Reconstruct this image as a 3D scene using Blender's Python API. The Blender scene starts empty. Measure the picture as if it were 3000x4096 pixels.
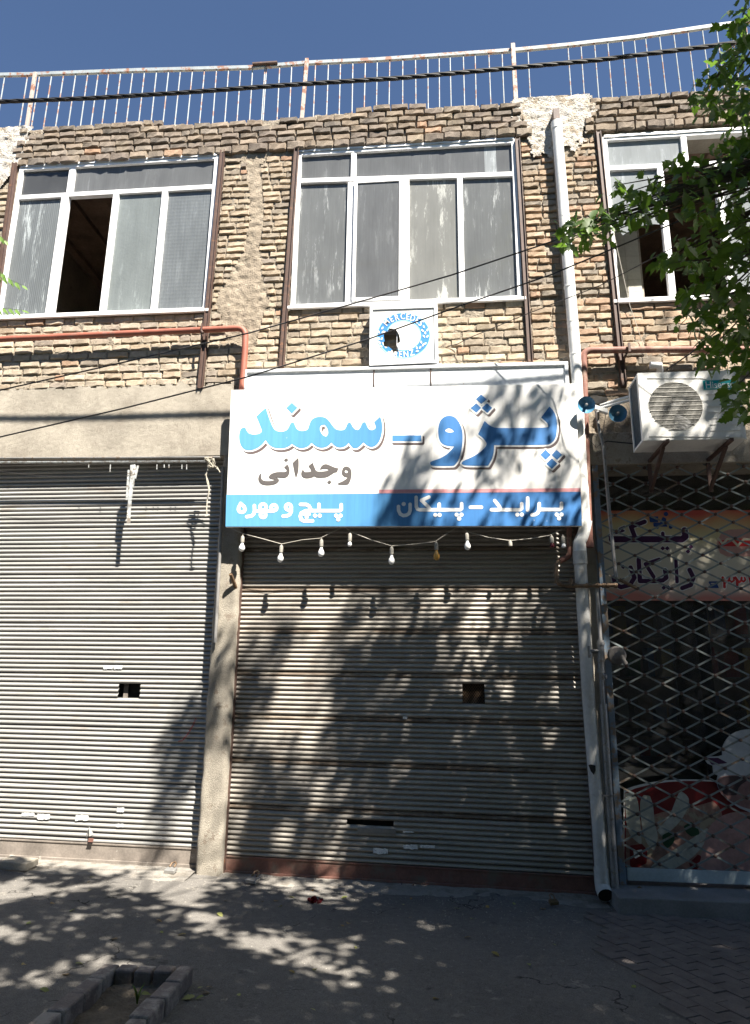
import bpy, bmesh, math, random
import numpy as np
from math import sin, cos, pi, radians, sqrt
from mathutils import Vector, Matrix, noise
from mathutils.geometry import tessellate_polygon
random.seed(7); np.random.seed(7)
SC = bpy.context.scene
COL = SC.collection

# ------------------------------------------------------------------ camera, sky, sun, exposure
F = 2816.0; YAW, PITCH, ROLL = 0.0970225, 0.2482086, 0.0125287
D0, H0 = 6.744, 1.65
fw = Vector((-sin(YAW)*cos(PITCH), cos(YAW)*cos(PITCH), sin(PITCH)))
rt = Vector((cos(YAW), sin(YAW), 0)); up = rt.cross(fw)
rt, up = cos(ROLL)*rt + sin(ROLL)*up, -sin(ROLL)*rt + cos(ROLL)*up
cd = bpy.data.cameras.new('camera'); cam = bpy.data.objects.new('camera', cd); COL.objects.link(cam)
cd.sensor_fit = 'VERTICAL'; cd.sensor_height = 36; cd.lens = F/4096*36
cd.clip_start = .05; cd.clip_end = 2000
M = Matrix((rt, up, -fw)).transposed().to_4x4(); M.translation = Vector((0, -D0, H0)); cam.matrix_world = M
SC.camera = cam
SUN = Vector((-.80, 1.0, -1.85)).normalized()            # the way the sunlight travels
w = bpy.data.worlds.new('World'); SC.world = w; w.use_nodes = True
nt = w.node_tree; bg = nt.nodes['Background']
sky = nt.nodes.new('ShaderNodeTexSky'); sky.sky_type = 'NISHITA'; sky.sun_disc = False
sky.sun_elevation = math.asin(-SUN.z); sky.sun_rotation = math.atan2(-SUN.x, -SUN.y)
sky.altitude = 1500; sky.air_density = .85; sky.dust_density = .1; sky.ozone_density = 3.0
nt.links.new(sky.outputs[0], bg.inputs[0]); bg.inputs[1].default_value = .052
sl = bpy.data.lights.new('sun', 'SUN'); sl.energy = 5.0; sl.angle = radians(.53); sl.color = (1, .94, .84)
so = bpy.data.objects.new('sun', sl); COL.objects.link(so); so.rotation_euler = SUN.to_track_quat('-Z', 'Y').to_euler()
SC.view_settings.view_transform = 'Standard'; SC.view_settings.look = 'None'
SC.view_settings.gamma = 1; SC.view_settings.use_curve_mapping = False
SC.view_settings.exposure = 1.8

# ------------------------------------------------------------------ measuring: photo pixel (3000x4096) -> world
CAMP = Vector((0, -D0, H0))
def ray(px, py):
    px = float(px); py = float(py)
    return F*fw + (px-1500)*rt - (py-2048)*up
def PV(px, py, Y=0.0):
    q = ray(px, py); t = (D0+Y)/q.y
    return CAMP + q*t
def PX(px, py, Y=0.0): return PV(px, py, Y).x
def PZ(px, py, Y=0.0): return PV(px, py, Y).z
def GZ(x): return -.01 - .02*max(-6, min(6, x))
def PG(px, py, dz=0.0):
    q = ray(px, py); z = 0.0
    for i in range(4):
        t = (H0-z-dz)/-q.z; p = CAMP+q*t; z = GZ(p.x)
    return p
def proj(p):
    d = Vector(p)-CAMP; z = d.dot(fw)
    if z <= .01: return None
    return 1500+F*d.dot(rt)/z, 2048-F*d.dot(up)/z

# ------------------------------------------------------------------ mesh helpers
class MB:
    def __init__(s): s.v = []; s.f = []; s.sm = []; s.c = []
    def add(s, vs, fs, smooth=False, col=None):
        n = len(s.v); s.v.extend([tuple(v) for v in vs]); s.f.extend([tuple(n+i for i in f) for f in fs]); s.sm.extend([smooth]*len(fs))
        if col is not None: s.c.extend([col]*len(vs))
    def box(s, x0, x1, y0, y1, z0, z1):
        if x1 < x0: x0, x1 = x1, x0
        if y1 < y0: y0, y1 = y1, y0
        if z1 < z0: z0, z1 = z1, z0
        s.add([(x0,y0,z0),(x1,y0,z0),(x1,y1,z0),(x0,y1,z0),(x0,y0,z1),(x1,y0,z1),(x1,y1,z1),(x0,y1,z1)],
              [(0,3,2,1),(4,5,6,7),(0,1,5,4),(1,2,6,5),(2,3,7,6),(3,0,4,7)])
    def quadbox(s, q, y0, y1):           # q = four (x,z) corners, counter-clockwise seen from the street
        s.add([(x,y0,z) for x,z in q]+[(x,y1,z) for x,z in q],
              [(0,1,2,3),(7,6,5,4)]+[(i,i+4,(i+1)%4+4,(i+1)%4) for i in range(4)])
    def bar(s, a, b, wx, wy, ref=Vector((0,1,0))):   # straight bar a->b, width across, depth along ref
        a = Vector(a); b = Vector(b); d = (b-a).normalized(); u = d.cross(ref).normalized(); v = u.cross(d)
        vs = []
        for p in (a, b):
            for i, j in ((-1,-1),(1,-1),(1,1),(-1,1)): vs.append(p+u*i*wx/2+v*j*wy/2)
        s.add(vs, [(0,1,2,3),(7,6,5,4),(0,4,5,1),(1,5,6,2),(2,6,7,3),(3,7,4,0)])
    def tube(s, pts, r, n=10, cap=True, rs=None):
        pts = [Vector(p) for p in pts]; keep = [0]+[i for i in range(1, len(pts)) if (pts[i]-pts[i-1]).length > 1e-5]
        if rs: rs = [rs[i] for i in keep]
        pts = [pts[i] for i in keep]; vs = []; fs = []; prev = None
        for i, p in enumerate(pts):
            d = (pts[min(i+1,len(pts)-1)]-pts[max(i-1,0)]).normalized()
            if prev is None:
                a = Vector((0,0,1)) if abs(d.z) < .9 else Vector((1,0,0)); u = d.cross(a).normalized()
            else: u = (prev-d*prev.dot(d)).normalized()
            prev = u; v = d.cross(u); rr = rs[i] if rs else r
            for k in range(n):
                a = 2*pi*k/n; vs.append(p+u*cos(a)*rr+v*sin(a)*rr)
        for i in range(len(pts)-1):
            for k in range(n): fs.append((i*n+k, i*n+(k+1)%n, (i+1)*n+(k+1)%n, (i+1)*n+k))
        if cap: fs.append(tuple(range(n))[::-1]); fs.append(tuple((len(pts)-1)*n+k for k in range(n)))
        s.add(vs, fs, True)
    def lathe(s, prof, o, ax, n=16, cap=True):    # prof: (r, h) list along axis ax from o
        ax = Vector(ax).normalized(); a = Vector((0,0,1)) if abs(ax.z) < .9 else Vector((1,0,0))
        u = ax.cross(a).normalized(); v = ax.cross(u); o = Vector(o); vs = []; fs = []
        for r, h in prof:
            for k in range(n):
                t = 2*pi*k/n; vs.append(o+ax*h+u*cos(t)*r+v*sin(t)*r)
        for i in range(len(prof)-1):
            for k in range(n): fs.append((i*n+k, i*n+(k+1)%n, (i+1)*n+(k+1)%n, (i+1)*n+k))
        if cap: fs.append(tuple((len(prof)-1)*n+k for k in range(n)))
        s.add(vs, fs, True)
    def sphere(s, c, r, n=10, sx=1, sy=1, sz=1):
        c = Vector(c); vs = []; fs = []
        for i in range(n+1):
            t = pi*i/n
            for k in range(2*n):
                a = pi*k/n; vs.append((c.x+r*sx*sin(t)*cos(a), c.y+r*sy*sin(t)*sin(a), c.z+r*sz*cos(t)))
        m = 2*n
        for i in range(n):
            for k in range(m): fs.append((i*m+k, (i+1)*m+k, (i+1)*m+(k+1)%m, i*m+(k+1)%m))
        s.add(vs, fs, True)
    def poly(s, cont, y, thick=0):        # flat filled outline in the x-z plane at y, contours [outer, holes...]
        cont = [[Vector((a,b,0)) for a,b in c] for c in cont]; tr = tessellate_polygon(cont)
        fl = [p for c in cont for p in c]; n = len(fl)
        vs = [(p.x, y, p.y) for p in fl]
        def ori(t):
            a,b,c = (fl[i] for i in t)
            return t if (b-a).cross(c-a).z > 0 else (t[0],t[2],t[1])
        fs = [ori(t) for t in tr]
        if thick:
            vs += [(p.x, y+thick, p.y) for p in fl]; fs += [(t[0]+n,t[2]+n,t[1]+n) for t in fs]
            o = 0
            for c in cont:
                m = len(c)
                for i in range(m): j = (i+1)%m; fs.append((o+i,o+i+n,o+j+n,o+j))
                o += m
        s.add(vs, fs)
    def mesh(s, name, mat=None, sharp=40):
        me = bpy.data.meshes.new(name); me.from_pydata(s.v, [], s.f)
        if any(s.sm):
            me.polygons.foreach_set('use_smooth', s.sm); me.set_sharp_from_angle(angle=radians(sharp))
        if s.c:
            at = me.color_attributes.new('Col', 'FLOAT_COLOR', 'POINT')
            at.data.foreach_set('color', np.array(s.c, dtype=np.float32).ravel())
        if mat: me.materials.append(mat)
        me.update(); return me
    def obj(s, name, mat, parent=None, label=None, bevel=0, kind=None):
        o = bpy.data.objects.new(name, s.mesh(name, mat)); COL.objects.link(o)
        if parent: attach(o, parent)
        if label: o['label'] = label
        if kind: o['kind'] = kind
        if bevel:
            b = o.modifiers.new('bevel', 'BEVEL'); b.width = bevel; b.segments = 2; b.limit_method = 'ANGLE'; b.angle_limit = radians(50)
        return o
def wloc(o):
    v = Vector((0,0,0))
    while o: v += o.location; o = o.parent
    return v
def attach(o, parent, loc=(0,0,0)):
    o.parent = parent; o.location = Vector(loc)-wloc(parent)
def thing(name, loc, label, cat, group=None):
    o = bpy.data.objects.new(name, None); COL.objects.link(o); o.location = loc; o.empty_display_size = .1
    o['label'] = label; o['category'] = cat
    if group: o['group'] = group
    return o
def tag(o, label, cat, group=None):
    o['label'] = label; o['category'] = cat
    if group: o['group'] = group
    return o
def inst(name, me, parent, M4, color=None):
    o = bpy.data.objects.new(name, me); COL.objects.link(o)
    if parent: o.parent = parent; M4 = Matrix.Translation(-wloc(parent)) @ M4
    o.matrix_local = M4
    if color: o.color = (*color, 1)
    return o

# ------------------------------------------------------------------ materials
def nodes(name):
    m = bpy.data.materials.new(name); m.use_nodes = True; t = m.node_tree
    return m, t, t.nodes['Principled BSDF'], t.nodes['Material Output']
def N(t, ty, **kw):
    n = t.nodes.new(ty)
    for k, v in kw.items():
        if k.startswith('i_'): n.inputs[k[2:]].default_value = v
        else: setattr(n, k, v)
    return n
def posn(t, sc=(1,1,1)):
    g = N(t, 'ShaderNodeNewGeometry'); mp = N(t, 'ShaderNodeMapping'); mp.inputs['Scale'].default_value = sc
    t.links.new(g.outputs['Position'], mp.inputs[0]); return mp.outputs[0]
def noi(t, vec, scale, detail=6, rough=.6):
    n = N(t, 'ShaderNodeTexNoise'); n.inputs['Scale'].default_value = scale; n.inputs['Detail'].default_value = detail
    n.inputs['Roughness'].default_value = rough; t.links.new(vec, n.inputs['Vector']); return n.outputs['Fac']
def ramp(t, fac, stops):
    r = N(t, 'ShaderNodeValToRGB'); e = r.color_ramp.elements
    while len(e) < len(stops): e.new(.5)
    for k, (p, c) in enumerate(stops):
        e[k].position = p; e[k].color = (*c, 1) if len(c) == 3 else c
    t.links.new(fac, r.inputs[0]); return r.outputs[0]
def mixc(t, fac, a, b, mode='MIX'):
    m = N(t, 'ShaderNodeMix', data_type='RGBA', blend_type=mode)
    if isinstance(fac, (int, float)): m.inputs[0].default_value = fac
    else: t.links.new(fac, m.inputs[0])
    for s, i in ((a, 6), (b, 7)):
        if isinstance(s, tuple): m.inputs[i].default_value = (*s, 1) if len(s) == 3 else s
        else: t.links.new(s, m.inputs[i])
    return m.outputs[2]
def step(t, fac, a, b):
    m = N(t, 'ShaderNodeMapRange', clamp=True); m.inputs[1].default_value = a; m.inputs[2].default_value = b
    t.links.new(fac, m.inputs[0]); return m.outputs[0]
def bump(t, bs, h, strength, dist=.01):
    b = N(t, 'ShaderNodeBump'); b.inputs['Strength'].default_value = strength; b.inputs['Distance'].default_value = dist
    t.links.new(h, b.inputs['Height']); t.links.new(b.outputs[0], bs.inputs['Normal'])
def mat(name, col, rough=.7, metal=0, var=.25, vs=5, fs=40, bmp=.3, bd=.004, stain=None, sa=.55, sb=.65, ss=4, sc=(1,1,1), spec=.5):
    m, t, bs, out = nodes(name); p = posn(t, sc)
    n1 = noi(t, p, vs); n2 = noi(t, posn(t), fs)
    k = 1-var
    v1 = ramp(t, n1, [(.3, (k,k,k)), (.7, (1.12,1.12,1.12))]); v2 = ramp(t, n2, [(.3, (1-var*.6,)*3), (.7, (1.08,)*3)])
    c = mixc(t, 1.0, mixc(t, 1.0, col, v1, 'MULTIPLY'), v2, 'MULTIPLY')
    if stain: c = mixc(t, step(t, noi(t, p, ss, 8, .7), sa, sb), c, stain)
    t.links.new(c, bs.inputs['Base Color']); bs.inputs['Roughness'].default_value = rough; bs.inputs['Metallic'].default_value = metal
    bs.inputs['Specular IOR Level'].default_value = spec
    if bmp: bump(t, bs, n2, bmp, bd)
    return m
def brickmat(name, src):
    m, t, bs, out = nodes(name)
    if src == 'obj': c = N(t, 'ShaderNodeObjectInfo').outputs['Color']
    else: c = N(t, 'ShaderNodeVertexColor', layer_name='Col').outputs[0]
    p = posn(t); n1 = noi(t, p, 14, 8, .7); n2 = noi(t, p, 90, 4); n3 = noi(t, p, 3, 5)
    c = mixc(t, 1, c, ramp(t, n1, [(.28, (.66,.64,.61)), (.62, (1.12,1.11,1.09))]), 'MULTIPLY')
    c = mixc(t, step(t, n3, .5, .68), c, mixc(t, .5, c, (.36,.30,.22)))           # mortar dust rubbed over some of them
    c = mixc(t, step(t, n1, .73, .78), c, (.34,.19,.11))                           # spalled spots
    t.links.new(c, bs.inputs['Base Color']); bs.inputs['Roughness'].default_value = .92; bs.inputs['Specular IOR Level'].default_value = .15
    add = N(t, 'ShaderNodeMath', operation='ADD'); t.links.new(n1, add.inputs[0]); t.links.new(n2, add.inputs[1])
    bump(t, bs, add.outputs[0], .6, .007)
    return m
def flat(name, col, rough=.5, spec=.4): return mat(name, col, rough, 0, .06, 3, 30, 0, spec=spec)
def emitless_glass(name, dust=.35, dcol=(.33,.34,.34), tint=(.35,.38,.38), streak=.0, edge=None, pattern=None, rough=.06, scale=1.0):
    m, t, bs, out = nodes(name); t.nodes.remove(bs)
    tr = N(t, 'ShaderNodeBsdfTransparent'); tr.inputs[0].default_value = (*tint, 1)
    gl = N(t, 'ShaderNodeBsdfGlossy'); gl.inputs['Roughness'].default_value = rough
    fr = N(t, 'ShaderNodeFresnel'); fr.inputs[0].default_value = 1.55
    mx = N(t, 'ShaderNodeMixShader'); t.links.new(fr.outputs[0], mx.inputs[0]); t.links.new(tr.outputs[0], mx.inputs[1]); t.links.new(gl.outputs[0], mx.inputs[2])
    df = N(t, 'ShaderNodeBsdfDiffuse')
    st = noi(t, posn(t, (13*scale,13,1.5)), 1.0, 10, .8); cl = noi(t, posn(t, (3,3,1)), 1.5, 6); fine = noi(t, posn(t, (60,60,2)), 1, 4)
    dc = mixc(t, step(t, cl, .35, .7), dcol, tuple(min(1, c*1.25) for c in dcol)); t.links.new(dc, df.inputs[0])
    # dust amount = base + streaks where runs of dirt gather
    s1 = N(t, 'ShaderNodeMath', operation='MULTIPLY'); t.links.new(step(t, st, .54, .60), s1.inputs[0]); t.links.new(step(t, cl, .44, .60), s1.inputs[1])
    s2 = N(t, 'ShaderNodeMath', operation='MULTIPLY_ADD'); t.links.new(s1.outputs[0], s2.inputs[0]); s2.inputs[1].default_value = streak; s2.inputs[2].default_value = dust
    s3 = N(t, 'ShaderNodeMath', operation='MULTIPLY_ADD', use_clamp=True); t.links.new(fine, s3.inputs[0]); s3.inputs[1].default_value = .12; t.links.new(s2.outputs[0], s3.inputs[2])
    m2 = N(t, 'ShaderNodeMixShader'); t.links.new(s3.outputs[0], m2.inputs[0]); t.links.new(mx.outputs[0], m2.inputs[1]); t.links.new(df.outputs[0], m2.inputs[2])
    t.links.new(m2.outputs[0], out.inputs[0])
    if pattern:
        b = N(t, 'ShaderNodeBump'); b.inputs['Strength'].default_value = pattern[2]; b.inputs['Distance'].default_value = .003
        if pattern[0] == 'rib':
            wv = N(t, 'ShaderNodeTexWave', bands_direction='X'); wv.inputs['Scale'].default_value = pattern[1]; t.links.new(posn(t), wv.inputs[0]); h = wv.outputs[1]
        elif pattern[0] == 'cell':
            vo = N(t, 'ShaderNodeTexVoronoi'); vo.inputs['Scale'].default_value = pattern[1]; vo.inputs['Randomness'].default_value = .12; t.links.new(posn(t, (1,1,.8)), vo.inputs[0]); h = vo.outputs[0]
        else: h = noi(t, posn(t, (1,1,1)), pattern[1], 2)
        t.links.new(h, b.inputs['Height'])
        for nn in (gl, df, fr): t.links.new(b.outputs[0], nn.inputs['Normal'])
    return m
def leafmat(name, a, b, trans):
    m, t, bs, out = nodes(name)
    i = N(t, 'ShaderNodeObjectInfo'); g = N(t, 'ShaderNodeNewGeometry')
    ad = N(t, 'ShaderNodeMath', operation='ADD'); t.links.new(i.outputs['Random'], ad.inputs[0]); t.links.new(g.outputs['Random Per Island'], ad.inputs[1])
    fr = N(t, 'ShaderNodeMath', operation='FRACT'); t.links.new(ad.outputs[0], fr.inputs[0])
    c = mixc(t, fr.outputs[0], a, b); t.links.new(c, bs.inputs['Base Color']); bs.inputs['Roughness'].default_value = .45
    bs.inputs['Specular IOR Level'].default_value = .35
    tl = N(t, 'ShaderNodeBsdfTranslucent'); tl.inputs[0].default_value = (*trans, 1)
    mx = N(t, 'ShaderNodeMixShader'); mx.inputs[0].default_value = .35
    t.links.new(bs.outputs[0], mx.inputs[1]); t.links.new(tl.outputs[0], mx.inputs[2]); t.links.new(mx.outputs[0], out.inputs[0])
    return m

m_brick = brickmat('brick', 'obj'); m_brickv = brickmat('brick_joined', 'vc')
m_mortar = mat('mortar', (.40,.345,.275), .95, 0, .45, 6, 45, .9, .02, stain=(.2,.16,.12), sa=.55, sb=.62, ss=9, spec=.1)
m_plaster = mat('cement_render', (.44,.395,.33), .95, 0, .32, 2.2, 150, 1.0, .010, stain=(.30,.265,.22), sa=.52, sb=.66, ss=3.5, spec=.1)
m_conc = mat('concrete', (.40,.36,.30), .95, 0, .35, 5, 110, 1.0, .008, stain=(.24,.2,.16), sa=.57, sb=.64, ss=10, spec=.1)
m_pier = mat('smeared_cement', (.40,.335,.26), .95, 0, .4, 6, 60, 1.0, .015, spec=.1)
m_white_pl = mat('white_plaster', (.66,.62,.56), .95, 0, .25, 9, 60, 1.0, .03, stain=(.36,.30,.23), sa=.50, sb=.60, ss=9, spec=.1)
m_upvc = mat('white_window_paint', (.80,.80,.80), .45, 0, .08, 6, 50, .1)
m_brown = mat('brown_steel', (.10,.058,.045), .6, 0, .3, 8, 60, .3, .002, stain=(.19,.09,.05), sa=.58, sb=.66, ss=14)
m_slat = mat('shutter_steel', (.37,.362,.345), .42, .25, .2, 2.5, 60, .1, .001, stain=(.25,.215,.18), sa=.56, sb=.72, ss=5, sc=(.5,1,3))
m_slat2 = mat('shutter_steel_dirty', (.385,.352,.31), .46, .2, .28, 2.5, 60, .12, .001, stain=(.22,.175,.14), sa=.54, sb=.7, ss=5, sc=(.6,1,3))
m_seam = mat('seam_dirt', (.20,.15,.11), .7, .1, .35, 3, 60, .2, .001, stain=(.33,.29,.24), sa=.5, sb=.62, ss=4, sc=(.7,1,3))
m_rail_l = mat('shutter_rail_grey', (.25,.215,.185), .7, 0, .35, 5, 60, .3, .002, stain=(.36,.33,.29), sa=.6, sb=.66, ss=8)
m_rail_c = mat('shutter_rail_red', (.22,.105,.08), .75, 0, .35, 5, 60, .3, .002, stain=(.16,.12,.095), sa=.5, sb=.62, ss=4)
m_dark = mat('dark_void', (.02,.018,.016), .9, 0, .3, 5, 40, 0)
m_red = mat('red_oxide_pipe', (.33,.105,.068), .6, 0, .25, 5, 60, .2, .001, stain=(.24,.14,.11), sa=.55, sb=.68, ss=7)
m_red2 = mat('red_oxide_pipe_dusty', (.27,.12,.09), .7, 0, .35, 5, 60, .3, .001, stain=(.30,.2,.15), sa=.5, sb=.62, ss=9)
m_pvc = mat('white_pvc', (.74,.74,.72), .5, 0, .12, 3, 30, .05, stain=(.5,.48,.44), sa=.6, sb=.72, ss=5)
m_galv = mat('galvanised_pipe', (.30,.29,.28), .55, .5, .3, 8, 70, .3, .001, stain=(.2,.15,.11), sa=.55, sb=.63, ss=16)
m_brass = mat('rusty_fitting', (.24,.16,.10), .6, .5, .4, 20, 90, .3, .001)
m_bluefr = mat('worn_blue_paint', (.16,.22,.29), .6, 0, .3, 8, 50, .2, .001, stain=(.20,.15,.11), sa=.5, sb=.56, ss=9)
m_raila = mat('railing_paint', (.31,.345,.36), .6, 0, .2, 9, 60, .2, .001, stain=(.27,.13,.08), sa=.52, sb=.58, ss=12)
m_post = mat('rusty_post', (.52,.44,.38), .7, 0, .3, 9, 60, .3, .002, stain=(.27,.12,.07), sa=.5, sb=.56, ss=9)
m_black = mat('black_cable', (.012,.012,.014), .55, 0, .2, 9, 60, 0)
m_grey_w = mat('grey_wire', (.05,.045,.045), .5, 0, .2, 9, 60, 0)
m_wirew = mat('dusty_white_wire', (.45,.42,.36), .6, 0, .2, 9, 60, 0)
m_sign = mat('banner_vinyl', (.78,.765,.74), .5, 0, .07, 1.2, 2.2, .5, .02, stain=(.66,.63,.58), sa=.56, sb=.72, ss=2.5, sc=(3,1,.5))
m_signbox = mat('sign_case', (.70,.72,.74), .5, 0, .12, 3, 30, .1, stain=(.35,.2,.13), sa=.66, sb=.70, ss=11)
m_ac = mat('ac_casing', (.74,.73,.70), .45, 0, .06, 3, 30, .03)
m_pave = None

# ------------------------------------------------------------------ setting: ground, pavement
def ground_material(name, col, dark):
    m, t, bs, out = nodes(name); p = posn(t)
    n1 = noi(t, p, .9, 8, .65); n2 = noi(t, p, 130, 3); n3 = noi(t, p, 22, 6, .7); n4 = noi(t, p, 420, 2)
    c = mixc(t, step(t, n1, .35, .7), col, dark); c = mixc(t, 1, c, ramp(t, n2, [(.3,(.66,)*3),(.7,(1.25,)*3)]), 'MULTIPLY')
    c = mixc(t, 1, c, ramp(t, n3, [(.3,(.8,)*3),(.7,(1.12,)*3)]), 'MULTIPLY'); c = mixc(t, step(t, n4, .66, .72), c, (.36,.34,.31))
    vo = N(t, 'ShaderNodeTexVoronoi', feature='DISTANCE_TO_EDGE'); vo.inputs['Scale'].default_value = .75
    wp_ = N(t, 'ShaderNodeTexNoise'); wp_.inputs['Scale'].default_value = 3; wp_.inputs['Detail'].default_value = 8; t.links.new(p, wp_.inputs['Vector'])
    mxp = N(t, 'ShaderNodeMix', data_type='RGBA', blend_type='ADD'); mxp.inputs[0].default_value = .5; t.links.new(p, mxp.inputs[6]); t.links.new(wp_.outputs['Color'], mxp.inputs[7]); t.links.new(mxp.outputs[2], vo.inputs['Vector'])
    crk = step(t, vo.outputs['Distance'], .006, .0015); br_ = step(t, noi(t, p, 1.3, 3), .5, .56)
    cm = N(t, 'ShaderNodeMath', operation='MULTIPLY'); t.links.new(crk, cm.inputs[0]); t.links.new(br_, cm.inputs[1])
    c = mixc(t, cm.outputs[0], c, (.05,.046,.042))
    c = mixc(t, step(t, noi(t, p, 5.5, 5, .7), .63, .68), c, (.26,.24,.21)); c = mixc(t, step(t, noi(t, p, 3.1, 4, .6), .66, .70), c, (.085,.08,.075))
    t.links.new(c, bs.inputs['Base Color']); bs.inputs['Roughness'].default_value = .93; bs.inputs['Specular IOR Level'].default_value = .15
    bump(t, bs, n2, .8, .008); return m
m_asph = ground_material('pavement_asphalt', (.19,.178,.163), (.145,.136,.125))
m_road = ground_material('street_asphalt', (.07,.07,.07), (.05,.05,.05))
m_block = mat('paving_brick', (.165,.142,.130), .9, 0, .35, 9, 90, .7, .006)
m_strip = mat('threshold_concrete', (.36,.335,.30), .95, 0, .4, 5, 90, 1, .01, stain=(.2,.18,.155), sa=.5, sb=.6, ss=5, spec=.1)

def sheet(name, x0, x1, y0, y1, nx, ny, zf, m, kind='structure'):
    b = MB(); vs = []; fs = []
    for j in range(ny+1):
        for i in range(nx+1):
            x = x0+(x1-x0)*i/nx; y = y0+(y1-y0)*j/ny; vs.append((x, y, zf(x, y)))
    for j in range(ny):
        for i in range(nx):
            a = j*(nx+1)+i; fs.append((a, a+1, a+nx+2, a+nx+1))
    b.add(vs, fs, True); return b.obj(name, m, kind=kind)
sheet('ground', -400, 400, -400, 400, 8, 8, lambda x,y: -.35, m_road)
KH = .075; _a, _b = PG(390,3845,KH), PG(780,3868,KH); _c = PG(150,4096,KH)
PIT = ((_a.x+_c.x)/2, _b.x, -3.6, (_a.y+_b.y)/2)
def pz(x, y):
    z = GZ(x) + .012*noise.noise(Vector((x*1.3, y*1.3, 0))) + .003*noise.noise(Vector((x*9, y*9, 3)))
    return z
# pavement with the tree pit left open
pav = MB()
def cells(x0, x1, y0, y1, s):
    nx = max(1, round((x1-x0)/s)); ny = max(1, round((y1-y0)/s)); vs = []; fs = []
    for j in range(ny+1):
        for i in range(nx+1):
            x = x0+(x1-x0)*i/nx; y = y0+(y1-y0)*j/ny; vs.append((x, y, pz(x, y)))
    for j in range(ny):
        for i in range(nx): a = j*(nx+1)+i; fs.append((a, a+1, a+nx+2, a+nx+1))
    pav.add(vs, fs, True)
cells(-14, PIT[0]+.05, -5.6, .3, .08); cells(PIT[1]-.05, 14, -5.6, .3, .08)
cells(PIT[0]+.05, PIT[1]-.05, PIT[3]-.05, .3, .08); cells(PIT[0]+.05, PIT[1]-.05, -5.6, PIT[2]+.05, .08)
pav.box(-14, 14, -5.75, -5.6, -.36, -.02)
pav.obj('pavement', m_asph, kind='structure')

# ------------------------------------------------------------------ building shell
B = thing('brick_building', (0, 0, 0), 'weathered two storey brick building with shuttered shops below three white windows', 'building')
ZTOP = [(-5.8,8.25),(-5.332,8.245),(-3.734,8.188),(-2.196,8.143),(-.715,8.187),(.549,8.164),(1.777,8.161),(3.443,8.111),(6,8.12)]
def ztop(x):
    for (a,za),(b_,zb) in zip(ZTOP, ZTOP[1:]):
        if x <= b_: return za+(zb-za)*(max(x,a)-a)/(b_-a)
    return ZTOP[-1][1]
WIN = {'L': (-4.985,-2.535,5.655,7.68), 'C': (-1.605,.875,5.645,7.655), 'R': (1.815,4.265,5.567,7.61)}
COLS = []                                    # (x_top,z_top,x_bot,z_bot): brown steel uprights
for a, b_ in (((892,604),(802,1554)), ((1188,595),(1126,1470)), ((2069,558),(2121,1448)), ((2392,531),(2495,1548)), ((62,654),(-60,1560))):
    p = PV(*a, -.03); q = PV(*b_, -.03); COLS.append((p.x, p.z, q.x, q.z))
RECT = [(-2.5,-1.0,0,0)]
LOWER_L = 4.785        # top of the render over the left shop
def blocked(z):
    """intervals of x with no bricks at height z"""
    r = []
    for x0,x1,z0,z1 in WIN.values():
        if z0-.03 < z < z1+.01: r.append((x0-.03, x1+.03))
    for xt,zt,xb,zb in COLS:
        if zb < z < zt: x = xb+(xt-xb)*(z-zb)/(zt-zb); r.append((x-.035, x+.035))
    if z < LOWER_L: r.append((-9, -2.18))
    if z < 4.9: r.append((-2.2, 1.33))
    if z < 4.55: r.append((1.2, 9))
    # rough cement run down the pier left of the middle window
    if 5.2 < z < 7.72:
        c = -2.09 + .05*sin(z*3); wdt = .075+.03*noise.noise(Vector((z*4,1,0))) + max(0, .22*(1-abs(z-5.75)/.65)) + max(0,(z-7.5)*.9)
        r.append((c-wdt, c+wdt))
    # white plaster patches by the roof
    if z > 7.4: 
        r.append((-9, -5.05+.12*noise.noise(Vector((z*6,3,0)))))
        k = 1-max(0, (8.0-z)/.6)*.65
        r.append((1.28-.33*k+.04*noise.noise(Vector((z*9,5,0))), 1.4+.30*k+.05*noise.noise(Vector((z*9,8,0)))))
    return r
# mortar bed: relief grid with the windows left open
def relief(name, x0, x1, z0, z1, s, m, amp, base, skip=None, fq=14, parent=B, label=None, edge=False, kind=None):
    nx = round((x1-x0)/s); nz = round((z1-z0)/s); b = MB(); vs = []; idx = {}
    for j in range(nz+1):
        for i in range(nx+1):
            x = x0+(x1-x0)*i/nx; z = z0+(z1-z0)*j/nz
            d = amp*(noise.noise(Vector((x*fq, z*fq, 2)))*.7+noise.noise(Vector((x*fq*2.7, z*fq*2.7, 7)))*.5)
            if edge and (i in (0,nx) or j in (0,nz)): d += .03
            vs.append((x, base+d, z))
    fs = []
    for j in range(nz):
        for i in range(nx):
            x = x0+(x1-x0)*(i+.5)/nx; z = z0+(z1-z0)*(j+.5)/nz
            if skip and skip(x, z): continue
            a = j*(nx+1)+i; fs.append((a, a+1, a+nx+2, a+nx+1))
    b.add(vs, fs, True)
    me = b.mesh(name, m, 80); o = bpy.data.objects.new(name, me); COL.objects.link(o); attach(o, parent)
    if label: o['label'] = label
    if kind: o['kind'] = kind
    return o
def inwin(x, z):
    if z > ztop(x)-.02: return True
    return any(x0+.02 < x < x1-.02 and z0+.02 < z < z1-.02 for x0,x1,z0,z1 in WIN.values())
relief('mortar_bed', -5.9, 5.4, 4.05, 8.3, .028, m_mortar, .022, -.004, inwin)

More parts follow.
